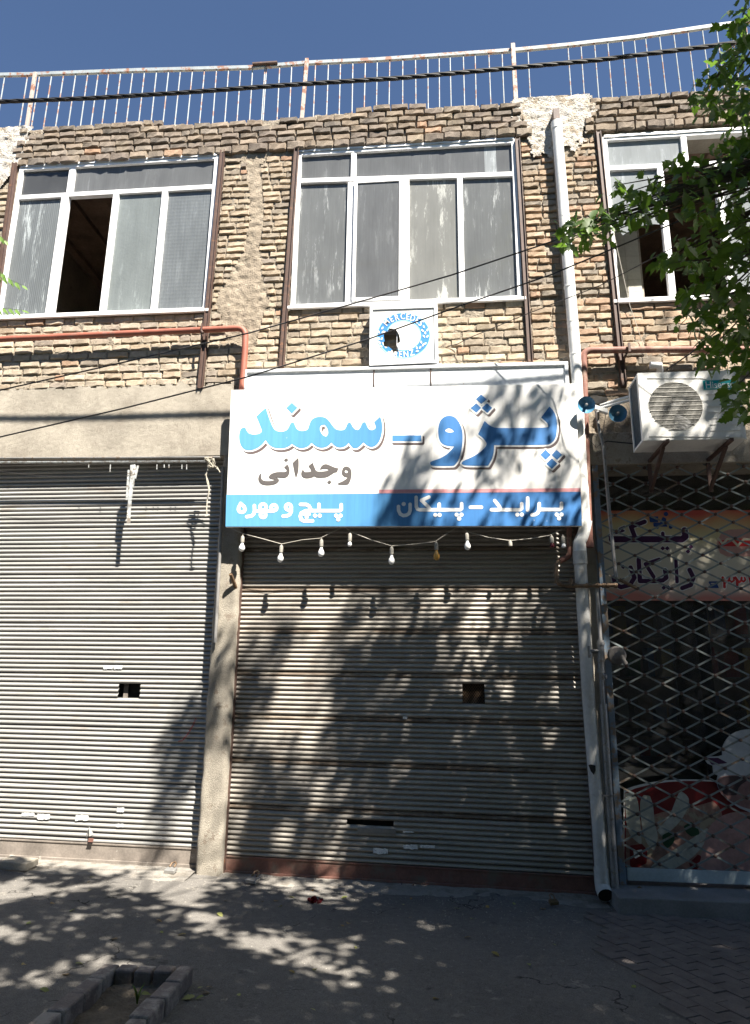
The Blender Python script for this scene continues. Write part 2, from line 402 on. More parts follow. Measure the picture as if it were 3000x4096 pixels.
# bricks ---------------------------------------------------------
def brick_mesh(k):
    rnd = random.Random(k); b = MB(); vs = []; nx, nz = 5, 3
    for j in range(nz+1):
        for i in range(nx+1):
            x = (0,.045,.35,.65,.955,1)[i]; z = (0,.14,.86,1)[j]
            e = (i in (0,nx)) or (j in (0,nz)); c = (i in (0,nx)) and (j in (0,nz))
            d = .0 if not e else .17
            if c: d = .34
            jx = rnd.uniform(-.02,.02) if 0 < i < nx else (rnd.uniform(0,.03) if i == 0 else -rnd.uniform(0,.03))
            jz = rnd.uniform(-.03,.03) if 0 < j < nz else (rnd.uniform(-.02,.09) if j == 0 else -rnd.uniform(-.02,.09))
            vs.append((x-.5+jx, -1+d+rnd.uniform(-.12,.16), z-.5+jz))
    n = len(vs); bd = [(0,0),(nx,0),(nx,nz),(0,nz)]
    back = [(-.49,0,-.47),(.49,0,-.47),(.49,0,.47),(-.49,0,.47)]
    fs = [(j*(nx+1)+i, j*(nx+1)+i+1, (j+1)*(nx+1)+i+1, (j+1)*(nx+1)+i) for j in range(nz) for i in range(nx)]
    vs += back; g = lambda i, j: j*(nx+1)+i
    fs += [tuple([g(i,0) for i in range(nx,-1,-1)])+(n, n+1), tuple([g(i,nz) for i in range(nx+1)])+(n+2, n+3)]
    fs += [tuple([g(0,j) for j in range(nz+1)])+(n+3, n), tuple([g(nx,j) for j in range(nz,-1,-1)])+(n+1, n+2)]
    b.add(vs, fs); return b
BV = [brick_mesh(100+k) for k in range(14)]
BM = [b.mesh('brick', m_brick) for b in BV]
bricks = []          # (cx,cz,w,h,depth,tilt,color,variant)
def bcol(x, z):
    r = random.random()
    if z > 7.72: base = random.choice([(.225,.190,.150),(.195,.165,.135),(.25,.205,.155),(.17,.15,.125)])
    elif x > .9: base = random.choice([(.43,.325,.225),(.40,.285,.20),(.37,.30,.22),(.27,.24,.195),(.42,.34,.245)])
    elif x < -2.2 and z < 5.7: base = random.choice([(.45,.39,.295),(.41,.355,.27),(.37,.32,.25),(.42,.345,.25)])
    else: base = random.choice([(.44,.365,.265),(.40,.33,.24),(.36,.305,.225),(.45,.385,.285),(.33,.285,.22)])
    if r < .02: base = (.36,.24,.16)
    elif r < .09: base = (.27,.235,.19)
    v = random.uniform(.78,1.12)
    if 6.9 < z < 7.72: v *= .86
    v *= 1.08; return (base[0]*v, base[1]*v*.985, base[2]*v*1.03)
def add_brick(x0, x1, zc, h, proud=.03, tilt=0, col=None):
    wv = .010*noise.noise(Vector((x0*.8, zc*.6, 4)))+random.uniform(-.003,.003)
    bricks.append(((x0+x1)/2, zc+wv, x1-x0, h*random.uniform(.9,1.06), proud+random.uniform(-.010,.012), tilt+random.uniform(-.014,.014), col or bcol((x0+x1)/2, zc), random.randrange(len(BM))))
def course(z, h, lo=.185, hi=.225, gap=.012, proud=.03, xa=-5.8, xb=4.9):
    bl = sorted(blocked(z)); x = xa; free = []
    for a, b_ in bl:
        if a > x: free.append((x, min(a, xb)))
        x = max(x, b_)
    if x < xb: free.append((x, xb))
    for a, b_ in free:
        if b_-a < .05: continue
        x = a+.004; first = True
        while x < b_-.03:
            L = random.uniform(lo, hi)
            if (first and random.random() < .5) or random.random() < .10: L *= .52
            first = False
            if b_-x-L < .05: L = b_-x-.004
            x1 = min(x+L, b_-.004)
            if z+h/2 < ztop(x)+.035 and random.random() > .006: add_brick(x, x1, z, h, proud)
            x = x1+gap*random.uniform(.5,1.5)
z = 4.40
while z < 5.63: course(z, .068, gap=.012, lo=.19, hi=.23, proud=.018); z += .0855
z = 5.70
while z < 7.62: course(z, .058, gap=.014, lo=.15, hi=.21, proud=.024); z += .0785
course(7.722, .098, .17, .23, .010, .055)            # big lintel course over the windows
z = 7.822
while z < 8.3: course(z, .070, .18, .22, .012, .045); z += .0885
for k in range(3): add_brick(1.47+k*.1, 1.60+k*.1, 7.42-.01*k, .055, .03, tilt=(-1.2,-.9,-.75)[k])
def bmat(bk):
    cx, cz, wd, h, dp, ti, c, k = bk
    return Matrix.Translation((cx, .012, cz)) @ Matrix.Rotation(ti, 4, 'Y') @ Matrix.Diagonal((wd, dp+.012, h, 1))
def infr(bk):
    q = proj((bk[0], -.03, bk[1]))
    if q is None or not (-20 < q[0] < 2680 and -20 < q[1] < 4100): return -1
    d = (Vector((bk[0],0,bk[1]))-CAMP).length
    if 1480 < q[1] and 900 < q[0] < 2300: return -1
    return bk[2]*bk[3]/d**2*(1.65/(max(.1,(bk[1]-H0))))**.0
bricks.sort(key=infr, reverse=True)
stuff = MB()
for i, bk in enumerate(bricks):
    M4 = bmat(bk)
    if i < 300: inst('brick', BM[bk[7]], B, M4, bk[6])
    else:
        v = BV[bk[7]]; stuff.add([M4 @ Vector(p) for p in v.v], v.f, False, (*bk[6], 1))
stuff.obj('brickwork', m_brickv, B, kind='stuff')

# render, plaster patches, concrete
relief('cement_render', -5.9, -2.17, 3.985, LOWER_L+.12, .016, m_plaster, .005, -.026, lambda x, z: z > LOWER_L-.0+.05*noise.noise(Vector((x*3,1,0)))+.05*noise.noise(Vector((x*13,z*9,4))), 45, edge=False, label='rough sandy render above the left shutter')
def patch(name, m, test, x0, x1, z0, z1, base, amp, s=.02, fq=18, label=None):
    return relief(name, x0, x1, z0, z1, s, m, amp, base, lambda x, z: not test(x, z), fq, label=label)
def t_pier(x, z):
    c = -2.09+.05*sin(z*3); wdt = .085+.03*noise.noise(Vector((z*4,1,0)))+max(0,.23*(1-abs(z-5.75)/.65))+max(0,(z-7.5)*.9)
    return abs(x-c) < wdt+.03*noise.noise(Vector((x*20,z*20,0)))
patch('cement_smear', m_pier, t_pier, -2.6, -1.6, 5.15, 7.74, -.016, .022, label='cement smeared down the brick pier')
def t_wl(x, z): return z > 7.35+.1*noise.noise(Vector((x*5,2,0)))+max(0,(x+5.2)*1.8) and x < -4.93+.14*noise.noise(Vector((z*6,3,0))) and z < ztop(x)+.02
patch('white_plaster', m_white_pl, t_wl, -5.9, -4.7, 7.2, 8.3, -.035, .020, s=.014, fq=13, label='white gypsum plaster at the left end of the parapet')
def t_wr(x, z):
    k = 1-max(0,(8.0-z)/.6)*.65; n = .13*noise.noise(Vector((x*6,z*6,5)))+.06*noise.noise(Vector((x*23,z*23,8)))
    return 1.24-.36*k+n < x < 1.42+.33*k+n and 7.44+n < z < ztop(x)+.03
patch('white_plaster', m_white_pl, t_wr, .75, 1.95, 7.3, 8.3, -.035, .020, s=.014, fq=13, label='white gypsum plaster patch round the downpipe head')
# rubble and render right of the sign, concrete lintel over the right shop
relief('rubble_patch', 1.30, 5.4, 4.13, 4.56, .02, m_pier, .022, -.012, None, 12, label='broken cement patch above the right shop')
b = MB(); b.box(1.33, 5.4, -.06, .5, 3.80, 4.13); b.obj('concrete_lintel', m_conc, B, bevel=.01, label='grey concrete lintel above the right shop')
b = MB(); b.box(-5.9, -2.19, 0.0, .5, 3.985, 4.12); b.obj('concrete_lintel', m_conc, B, bevel=.006, label='lintel over the left shutter')
b = MB(); b.box(-2.17, 1.31, .02, .5, 3.3, 4.06); b.obj('concrete_lintel', m_conc, B, label='lintel hidden behind the big sign')
# the solid wall body behind, returns, floors, roof and rooms
w_in = mat('room_plaster', (.50,.43,.36), .95, 0, .3, 2, 30, .2, stain=(.2,.13,.09), sa=.6, sb=.7, ss=3)
w_ce = mat('room_ceiling', (.34,.23,.17), .95, 0, .45, 4, 30, .5, .01)
b = MB()
def wallseg(x0, x1, z0, z1): b.box(x0, x1, .025, .32, z0, z1)
xs = sorted([(v[0], v[1], v[2], v[3]) for v in WIN.values()])
prev = -9
for x0, x1, z0, z1 in xs:
    wallseg(prev, x0, 4.13, 8.02); wallseg(x0, x1, 4.13, z0); wallseg(x0, x1, z1, 8.02); prev = x1
wallseg(prev, 9, 4.13, 8.02)
b.box(-9, 9, .33, 7, 7.90, 8.0)                                   # roof
b.box(-9, 9, .33, 7, 4.2, 4.4); b.box(-9, -8.8, .0, 7, -.3, 7.9); b.box(8.8, 9, 0, 7, -.3, 7.9); b.box(-9, 9, 7, 7.2, -.3, 8)
b.box(-2.23, -2.0, .2, 7, -.3, 4.2); b.box(1.32, 1.5, .2, 7, -.3, 4.2)
b.obj('wall', m_plaster, B)
for nm, (x0, x1, z0, z1) in WIN.items():
    r = MB(); X0, X1, Y1, Z0, Z1 = x0-.35, x1+.35, 3.6, z0-.9, z1+.06
    r.add([(X0,.325,Z0),(X1,.325,Z0),(X1,Y1,Z0),(X0,Y1,Z0)], [(0,1,2,3)]); r.add([(X0,.325,Z0),(X0,Y1,Z0),(X0,Y1,Z1),(X0,.325,Z1)], [(0,1,2,3)])
    r.add([(X1,.325,Z0),(X1,Y1,Z0),(X1,Y1,Z1),(X1,.325,Z1)], [(3,2,1,0)]); r.add([(X0,Y1,Z0),(X1,Y1,Z0),(X1,Y1,Z1),(X0,Y1,Z1)], [(0,1,2,3)])
    r.obj('room', w_in, B, 'plastered room seen through the window')
    r = MB(); r.box(X0, X1, .325, Y1, Z1, Z1+.05); 
    for k in range(6): r.box(X0+.1+k*.5, X0+.18+k*.5, .33, Y1-.01, Z1-.07, Z1-.001)
    r.obj('room_ceiling', w_ce, B)
r = MB()
tm = mat('white_wall_tile', (.62,.60,.54), .3, 0, .1, 3, 30, 0)
for j in range(14):
    for i in range(2): r = MB(); r.box(2.02+i*.155, 2.17+i*.155, .72, .73, 5.2+j*.155, 5.35+j*.155); r.obj('tile', tm, B)
r = MB(); r.box(1.6, 2.35, .735, .9, 4.9, 7.66); r.obj('room_pier', w_in, B)

# ------------------------------------------------------------------ windows
G = {
 'grey': emitless_glass('dusty_glass', .30, (.27,.28,.29), (.22,.24,.26), .12),
 'streak': emitless_glass('streaked_glass', .27, (.34,.355,.36), (.22,.24,.26), .6),
 'heavy': emitless_glass('lime_streaked_glass', .42, (.34,.345,.33), (.25,.25,.24), .8, scale=.6),
 'rib': emitless_glass('ribbed_glass', .26, (.36,.39,.40), (.3,.32,.33), .55, pattern=('rib', 14, .8), rough=.2),
 'frost': emitless_glass('etched_glass', .34, (.36,.40,.40), (.3,.32,.33), .2, pattern=('n', 34, .7), rough=.25),
 'cell': emitless_glass('hammered_glass', .28, (.34,.37,.39), (.3,.32,.33), .1, pattern=('cell', 27, 1.0), rough=.12),
 'clear': emitless_glass('thin_dust_glass', .10, (.3,.31,.32), (.5,.5,.5), .1),
 'pale': emitless_glass('pale_dusty_glass', .42, (.42,.45,.47), (.4,.42,.42), .35, pattern=None, rough=.15),
}
def window(label, x0, x1, z0, z1, tr_l, tr_r, fw_, uppers, lowers, y=-.02):
    """tr_l/tr_r: transom height; uppers/lowers: mullion x positions; """
    f = MB(); a = fw_
    f.box(x0, x0+a, y, y+.07, z0, z1); f.box(x1-a, x1, y, y+.07, z0, z1)
    f.box(x0+a, x1-a, y, y+.07, z1-a, z1); f.box(x0+a, x1-a, y, y+.07, z0, z0+a)
    o = f.obj('window', m_upvc, B, label, bevel=.004)
    t = MB(); t.quadbox([(x0+a, tr_l-.028), (x1-a, tr_r-.028), (x1-a, tr_r+.028), (x0+a, tr_l+.028)], y+.003, y+.065); t.obj('transom', m_upvc, o, bevel=.003)
    zt = (tr_l+tr_r)/2
    for m_, w_ in uppers: t = MB(); t.box(m_-w_/2, m_+w_/2, y+.004, y+.066, zt+.028, z1-a); t.obj('mullion', m_upvc, o, bevel=.003)
    for m_, w_ in lowers: t = MB(); t.box(m_-w_/2, m_+w_/2, y+.004, y+.066, z0+a, zt-.028); t.obj('mullion', m_upvc, o, bevel=.003)
    # sloping sill board
    t = MB(); t.box(x0-.03, x1+.03, y-.035, y-.002, z0-.02, z0+.015); t.obj('sill', m_upvc, o, bevel=.004)
    # torn sealant along the head
    t = MB(); n = 60; vs = []
    for i in range(n+1):
        x = x0+.02+(x1-x0-.04)*i/n; vs += [(x, y-.012, z1-.012+.008*noise.noise(Vector((x*12,1,0)))), (x, y-.010, z1+.016+.014*noise.noise(Vector((x*9,4,0))))]
    t.add(vs, [(2*i,2*i+2,2*i+3,2*i+1) for i in range(n)]); t.obj('sealant', m_upvc, o)
    return o
def pane(o, x0, x1, z0, z1, g, y=.015, label=None):
    t = MB(); t.box(x0, x1, y, y+.005, z0, z1); return t.obj('pane', G[g], o, label)
def cx(px, py): return PX(px, py, -.02)
# left window
x0, x1, z0, z1 = WIN['L']; a = .05
trl = PZ(115, 786, -.02); trr = PZ(857, 744, -.02); zt = (trl+trr)/2
um = cx(281, 730); l1 = cx(241, 940); l2 = cx(445, 930); l3 = cx(646, 900)
o = window('left white window with ribbed, etched and hammered panes and one pane missing', x0, x1, z0, z1, trl, trr, a, [(um,.075)], [(l1-.01,.09),(l2,.07),(l3,.07)])
pane(o, x0+a, um-.037, zt+.02, z1-a, 'clear', label='small clear top pane'); pane(o, um+.037, x1-a, zt+.02, z1-a, 'grey')
pane(o, x0+a, l1-.055, z0+a, zt-.02, 'rib', label='ribbed pane with lime streaks'); pane(o, l2+.035, l3-.035, z0+a, zt-.02, 'frost', label='etched pane')
pane(o, l3+.035, x1-a, z0+a, zt-.02, 'cell', label='hammered glass pane')
# middle window
x0, x1, z0, z1 = WIN['C']
trl = PZ(1210, 721, -.02); trr = PZ(2050, 694, -.02); zt = (trl+trr)/2
um = cx(1414, 660); l1 = cx(1399, 960); l2 = cx(1623, 960); l3 = cx(1844, 960)
o = window('middle white window, all panes in place, grimy grey glass with lime runs', x0, x1, z0, z1, trl, trr, a, [(um,.06)], [(l1,.075),(l2,.075),(l3,.06)])
pane(o, x0+a, um-.03, zt+.02, z1-a, 'grey'); pane(o, um+.03, x1-a-.30, zt+.02, z1-a, 'grey')
pane(o, x1-a-.30, x1-a-.17, zt+.02, z1-a, 'pale', label='pale patched strip of the top pane'); pane(o, x1-a-.17, x1-a, zt+.02, z1-a, 'grey')
pane(o, x0+a, l1-.037, z0+a, zt-.02, 'streak'); pane(o, l2+.037, l3-.03, z0+a, zt-.02, 'heavy', label='pane with heavy white and brown runs')
pane(o, l3+.03, x1-a, z0+a, zt-.02, 'streak')
sx0, sx1, sz0, sz1 = l1+.04, l2-.04, z0+a+.005, zt-.035
f = MB(); yy = -.045
f.box(sx0, sx0+.035, yy, yy+.035, sz0, sz1); f.box(sx1-.035, sx1, yy, yy+.035, sz0, sz1); f.box(sx0+.035, sx1-.035, yy, yy+.035, sz1-.03, sz1); f.box(sx0+.035, sx1-.035, yy, yy+.035, sz0, sz0+.03)
f.obj('casement', m_upvc, o, bevel=.003); pane(o, sx0+.035, sx1-.035, sz0+.03, sz1-.03, 'grey', yy+.012)
# right window
x0, x1, z0, z1 = WIN['R']
trl = PZ(2420, 672, -.02); trr = PZ(2925, 652, -.02); zt = (trl+trr)/2
um = cx(2739, 590); l1 = cx(2650, 760); l2 = cx(2884, 790); l3 = l2+.60
o = window('right white window with broken and missing panes behind the tree', x0, x1, z0, z1, trl, trr, a, [(um,.06)], [(l1,.065),(l2,.065),(l3,.065)])
pane(o, x0+a, um-.03, zt+.02, z1-a, 'pale'); pane(o, l2+.03, l3-.03, z0+a, zt-.02, 'pale'); pane(o, l3+.03, x1-a, z0+a, zt-.02, 'pale')
# broken pane: jagged remnant
br = [PV(2200+.4843*q, 650+.4843*r_, .015) for q, r_ in ((470,82),(880,62),(935,515),(860,508),(800,512),(740,528),(680,555),(640,575),(602,602),(570,560),(540,480))]
t = MB(); t.poly([[(p.x, p.z) for p in br]], .015, .005); t.obj('broken_pane', G['pale'], o, 'curved remnant of a broken pane')
# brown steel uprights
for xt, zt_, xb, zb in COLS:
    b = MB(); b.bar((xb,-.028,zb),(xt,-.028,zt_),.055,.03); b.bar((xb-.022,-.05,zb),(xt-.022,-.05,zt_),.007,.02); b.bar((xb+.022,-.05,zb),(xt+.022,-.05,zt_),.007,.02)
    b.obj('steel_upright', m_brown, B, 'brown painted steel upright beside a window')

# ------------------------------------------------------------------ pillars at street level
def pillar(pl, pr, zs, y0, m, name, label):
    n = 60; b = MB(); vs = []; nx = 10
    for j in range(n+1):
        z = zs[0]+(zs[1]-zs[0])*j/n; a, c = pl(z), pr(z)
        row = []
        for i in range(nx+1):
            x = a+(c-a)*i/nx; e = .02 if i in (0,nx) else 0
            d = .010*noise.noise(Vector((x*22,z*22,1)))+.012*noise.noise(Vector((x*5,z*5,1)))
            dx = .010*noise.noise(Vector((z*14,i,3))) if i in (0,nx) else 0
            row.append((x+dx, y0+e+d, z))
        vs += [(row[0][0]+.003,.25,z)]+row+[(row[-1][0]-.003,.25,z)]
    m_ = nx+3
    fs = [(j*m_+i, j*m_+i+1, (j+1)*m_+i+1, (j+1)*m_+i) for j in range(n) for i in range(m_-1)]
    b.add(vs, fs, True); me = b.mesh(name, m, 75); o = bpy.data.objects.new(name, me); COL.objects.link(o); attach(o, B); o['label'] = label
pillar(lambda z: -2.235+.0*z, lambda z: -1.995-.0*z, (-.2,4.1), -.02, m_conc, 'pillar', 'rough concrete pillar between the two shutters')
pillar(lambda z: 1.33, lambda z: 1.52, (-.2,4.1), .04, m_plaster, 'pillar', 'plastered pillar behind the pipes')

# ------------------------------------------------------------------ rolling shutters
def slat_mesh(L, h, m, seed, d=.0185):
    b = MB(); n = 40; prof = [(0,.004),(.05,.002),(.14,-.35*d),(.24,-.82*d),(.34,-d),(.46,-d*.97),(.62,-.80*d),(.80,-.45*d),(.93,-.08*d),(1.0,.004)]
    vs = []
    for i in range(n+1):
        x = -L/2+L*i/n
        for (u, y) in prof:
            vs.append((x, y+.0018*noise.noise(Vector((x*2.2,seed,0))), u*h+.0015*noise.noise(Vector((x*1.6,seed,5)))))
    k = len(prof)
    b.add(vs, [(i*k+j, (i+1)*k+j, (i+1)*k+j+1, i*k+j+1) for i in range(n) for j in range(k-1)], True)
    return b.mesh('slat', m, 60)
def shutter(label, x0, x1, zb0, zb1, ztop_, yp, m, mrail, holes, hrail, seam):
    d = MB(); d.box(x0, x1, yp+.06, yp+.07, -.1, ztop_); o = d.obj('rolling_shutter', m_dark, B, label)
    for xa_, xb_ in ((x0-.05, x0+.012), (x1-.012, x1+.05)):
        g = MB(); g.box(xa_, xb_, yp-.05, yp+.05, -.1, ztop_); g.obj('guide_rail', m_brown, o)
    L = x1-x0; h = .0452; vm = [slat_mesh(L, h, m, s) for s in range(5)]; vseam = slat_mesh(L, h, m_seam, 8); slope = (zb1-zb0)/L
    zb = (zb0+zb1)/2+hrail; k = 0; cache = {}
    while zb+k*h < ztop_:
        z = zb+k*h; fade = max(0, 1-(z-zb)/1.9); ang = math.atan(slope)*fade
        hit = [hh for hh in holes if hh[2] < z+h*.6 < hh[3]]
        extra = (k//seam)*.0045
        yy = yp+(.004 if k % seam == 0 else 0)
        if not hit:
            M4 = Matrix.Translation(((x0+x1)/2, yy, z)) @ Matrix.Rotation(-ang+random.uniform(-.0006,.0006), 4, 'Y') @ Matrix.Diagonal((1,1,1 if k%seam else .93,1))
            inst('slat', vseam if (k % seam == 0 and m is m_slat2 and k) else vm[k % 5], o, M4)
        else:
            for a, c in ((x0, hit[0][0]), (hit[0][1], x1)):
                key = round(c-a, 3)
                if key not in cache: cache[key] = slat_mesh(c-a, h, m, 9)
                zz = z+math.tan(ang)*((a+c)/2-(x0+x1)/2)
                inst('slat', cache[key], o, Matrix.Translation(((a+c)/2, yy, zz)) @ Matrix.Rotation(-ang, 4, 'Y'))
        k += 1
    b = MB(); y = yp
    b.quadbox([(x0, zb0+.02), (x1, zb1+.02), (x1, zb1+hrail-.006), (x0, zb0+hrail-.006)], y-.012, y+.01)
    b.quadbox([(x0, zb0), (x1, zb1), (x1, zb1+.03), (x0, zb0+.03)], y-.035, y-.013)
    b.quadbox([(x0, zb0+hrail-.012), (x1, zb1+hrail-.012), (x1, zb1+hrail+.004), (x0, zb0+hrail+.004)], y-.02, y-.0125)
    b.obj('bottom_rail', mrail, o, bevel=.003)
    return o
def wx(px, py, y): return PX(px, py, y)
yl, yc = .14, .10
zL0 = GZ(-5.9)+.0; 
hl = [(wx(476,2760,yl), wx(563,2760,yl), PZ(520,2792,yl), PZ(520,2738,yl))]
shL = shutter('left grey corrugated rolling shutter, sunlit', -5.9, -2.225, .105, .052, 3.985, yl, m_slat, m_rail_l, hl, .165, 11)
hc = [(wx(1849,2765,yc), wx(1938,2765,yc), PZ(1890,2803,yc), PZ(1890,2727,yc)), (wx(1388,3285,yc), wx(1575,3285,yc), PZ(1480,3296,yc), PZ(1480,3270,yc))]
shC = shutter('middle corrugated rolling shutter under the big sign, dappled in shade', -1.995, 1.29, .025, -.04, 4.06, yc, m_slat2, m_rail_c, hc, .15, 9)
# mesh behind the peep hole, flap under the letter slot
x0, x1, za, zb = hc[0]; b = MB(); m_mesh = mat('rusty_mesh', (.16,.10,.06), .8, 0, .3, 30, 90, .3, .002)
nm = 9
for i in range(-nm, nm*2):
    for s in (1, -1):
        xa = x0+(x1-x0)*i/nm; pts = []
        for j in range(21):
            f_ = j/20; x = xa+s*(x1-x0)*.8*f_
            if x0 <= x <= x1: pts.append((x, yc+.03+.003*s, za-.03+(zb-za+.05)*f_))
        if len(pts) > 2: b.bar(pts[0], pts[-1], .0035, .003)
b.obj('vent_mesh', m_mesh, shC, 'rusty mesh behind the square vent')
x0, x1, za, zb = hc[1]; b = MB(); b.box(x0+.1, x1+.02, yc-.022, yc-.014, za-.075, za-.03); b.obj('slot_flap', mat('dull_zinc', (.30,.29,.27), .5, .3, .2, 5, 40, .1), shC, bevel=.002)
# room bits behind the left hole
x0, x1, za, zb = hl[0]; b = MB(); b.box(x0+.03, x0+.075, yl+.04, yl+.05, za-.05, zb+.05); b.obj('inner_strip', m_rail_l, shL)
# handles
def handle(par, c, wd):
    b = MB(); b.tube([c+Vector((-wd/2,.0,.0)), c+Vector((-wd/2,-.035,-.012)), c+Vector((0,-.045,-.02)), c+Vector((wd/2,-.035,-.012)), c+Vector((wd/2,0,0))], .007, 8); b.obj('handle', m_brown, par)
handle(shL, PV(75, 3436, .09), .13); handle(shC, PV(1630, 3532, .05), .10)
# torn dent with a red-oxide catch in the left shutter
b = MB(); p = PV(365, 3358, yl-.03)
b.box(p.x-.022, p.x+.022, p.y-.012, p.y+.0, p.z-.012, p.z+.012); b.box(p.x-.022,p.x+.026,p.y-.022,p.y-.012,p.z-.018,p.z-.012); b.obj('torn_catch', m_rail_c, shL, 'red catch poking through a tear')
b = MB(); q = PV(356, 3330, yl-.022); m_tear = m_slat
b.add([(q.x-.03,yl-.012,q.z-.03),(q.x-.004,yl-.045,q.z-.045),(q.x-.002,yl-.03,q.z+.055),(q.x+.05,yl-.014,q.z-.02),(q.x+.012,yl-.04,q.z-.03)], [(0,1,2),(2,4,3)]); b.obj('torn_lip', m_tear, shL)
b = MB(); b.add([(q.x-.006,yl-.024,q.z-.07),(q.x+.012,yl-.024,q.z-.045),(q.x+.003,yl-.024,q.z+.045)], [(0,1,2)]); b.obj('tear', m_dark, shL)
# paper remnants, sprayed red mark
m_paper = mat('paper_scrap', (.78,.78,.76), .8, 0, .1, 9, 60, 0, stain=(.3,.33,.36), sa=.55, sb=.6, ss=60)
def scrap(par, px, py, wpx, hpx, y):
    p = PV(px, py, y); s = (D0+y)/F; b = MB(); w_, h_ = wpx*s, hpx*s; n = 9
    pts = [(p.x-w_/2+w_*i/n, p.z+h_/2*random.uniform(.6,1)) for i in range(n+1)]+[(p.x+w_/2-w_*i/n, p.z-h_/2*random.uniform(.5,1)) for i in range(n+1)]
    b.poly([pts], y); b.obj('paper_scrap', m_paper, par)
for s_ in ((112,3258,52,14),(174,3267,50,26),(328,3272,52,24),(482,3239,28,20),(478,3302,32,14),(432,2669,38,18),(472,2669,36,18)): scrap(shL, *s_, yl-.0215)
for s_ in ((1522,3404,54,24),(1642,3388,52,20),(1710,3386,54,12),(1634,3328,40,6),(1620,2871,16,12)): scrap(shC, *s_, yc-.0215)
m_spray = mat('red_spray', (.50,.12,.11), .7, 0, .3, 30, 90, 0)
b = MB(); pts = [PV(px, py, yl-.018) for px, py in ((784,2872),(770,2905),(752,2935),(730,2962),(712,2966))]
for i in range(4): 
    for k in range(4):
        a = pts[i].lerp(pts[i+1], k/4); c = pts[i].lerp(pts[i+1], (k+.6)/4); b.bar(a+Vector((0,0,random.uniform(-.004,.004))), c, .013, .003)
b.obj('spray_mark', m_spray, shL, 'short red sprayed stroke')

# ------------------------------------------------------------------ right shop: gate, glass, inside
glass_shop = emitless_glass('shop_glass', .03, (.3,.3,.3), (.72,.75,.75), .03, rough=.01)
gx0, gx1 = PX(2462, 2800, .0), 5.2
b = MB(); b.box(1.50, gx1, .34, .348, .12, 3.80); b.obj('shop_window', glass_shop, B, 'dark plate glass of the right shop')
m_shopin = mat('shop_interior', (.30,.27,.24), .9, 0, .3, 3, 30, 0)
b = MB(); b.add([(1.5,.4,-.05),(5.4,.4,-.05),(5.4,4.5,-.05),(1.5,4.5,-.05)], [(0,1,2,3)]); b.add([(1.5,4.5,-.05),(5.4,4.5,-.05),(5.4,4.5,4),(1.5,4.5,4)], [(0,1,2,3)])
b.add([(5.4,.4,-.05),(5.4,4.5,-.05),(5.4,4.5,4),(5.4,.4,4)], [(0,1,2,3)]); b.box(1.5,5.4,.4,4.5,3.85,3.95); b.obj('shop_room', m_shopin, B)
m_ledge = mat('stone_step', (.22,.215,.21), .7, 0, .3, 4, 60, .3, .002)
p1 = PG(2490, 3690); b = MB(); b.box(1.36, 6.2, -.42, .40, -.14, .085); b.obj('step', m_ledge, B, 'grey stone step of the right shop', bevel=.012)
m_gate = mat('gate_steel', (.23,.265,.265), .5, .1, .2, 6, 60, .1, .001, stain=(.19,.14,.10), sa=.52, sb=.62, ss=6)
ygt = -.02
# blue channel = gate frame
fr = MB()
pT, pB = PV(2412, 1900, ygt), PV(2503, 3600, ygt)
fr.box(1.46, 1.515, -.06, .02, .085, 3.80); fr.box(1.47, 5.3, -.045, .0, .13, .215)
gate = fr.obj('folding_gate', m_bluefr, B, 'closed diamond lattice security gate of the right shop', bevel=.004)
b = MB(); b.box(1.53, 5.3, -.052, -.046, .122, .222); b.obj('kick_rail', mat('pale_blue_grey', (.42,.50,.53), .5, .1, .2, 4, 50, .1), gate, bevel=.002)
n1 = PV(2458, 2054+.0, ygt)
# lattice nodes measured from the photograph: spacing between rivets
A = PV(2592, 2061, ygt); Bn = PV(2729, 2063, ygt); Cn = PV(2593+3, 2125, ygt)
dxn = abs(PV(2728,2063,ygt).x-PV(2594,2060,ygt).x); dzn = abs(PV(2594,2060,ygt).z-PV(2602,2124,ygt).z)
zlo, zhi, xlo, xhi = .20, 3.80, 1.515, 5.1
def clipbar(px_, pz_, sx, sz):      # line through point with slope, clipped to the gate
    ts = []
    t0, t1 = -1e9, 1e9
    for p_, d_, lo, hi in ((px_, sx, xlo, xhi), (pz_, sz, zlo, zhi)):
        a_, b_ = (lo-p_)/d_, (hi-p_)/d_
        if a_ > b_: a_, b_ = b_, a_
        t0 = max(t0, a_); t1 = min(t1, b_)
    return (t0, t1) if t1-t0 > .05 else None
for s, yo in ((1, .006), (-1, -.006)):
    for k in range(-40, 60):
        px_, pz_ = A.x, A.z+k*dzn; r_ = clipbar(px_, pz_, dxn, s*dzn)
        if not r_: continue
        t0, t1 = r_; a_ = Vector((px_+dxn*t0, ygt+yo, pz_+s*dzn*t0)); c_ = Vector((px_+dxn*t1, ygt+yo, pz_+s*dzn*t1))
        b = MB(); n = max(1, round((c_-a_).length/.3))
        for i in range(n):
            u = a_.lerp(c_, i/n); v = a_.lerp(c_, (i+1)/n); b.bar(u, v, .0155, .005)
        b.obj('lattice_bar', m_gate, gate)
rv = MB(); rv.lathe([(.016,0),(.016,-.012),(.010,-.017),(0.001,-.018)], (0,0,0), (0,1,0), 8); rvm = rv.mesh('rivet', m_brown)
cnt = 0
for i in range(0, 60):
    for k in range(-60, 80):
        x = A.x+(i-20)*dxn/2; zz = A.z+(k+.5*((i-20)%2))*dzn
        if xlo+.02 < x < 3.3 and zlo+.01 < zz < zhi and cnt < 300: inst('rivet', rvm, gate, Matrix.Translation((x, ygt-.008, zz))); cnt += 1
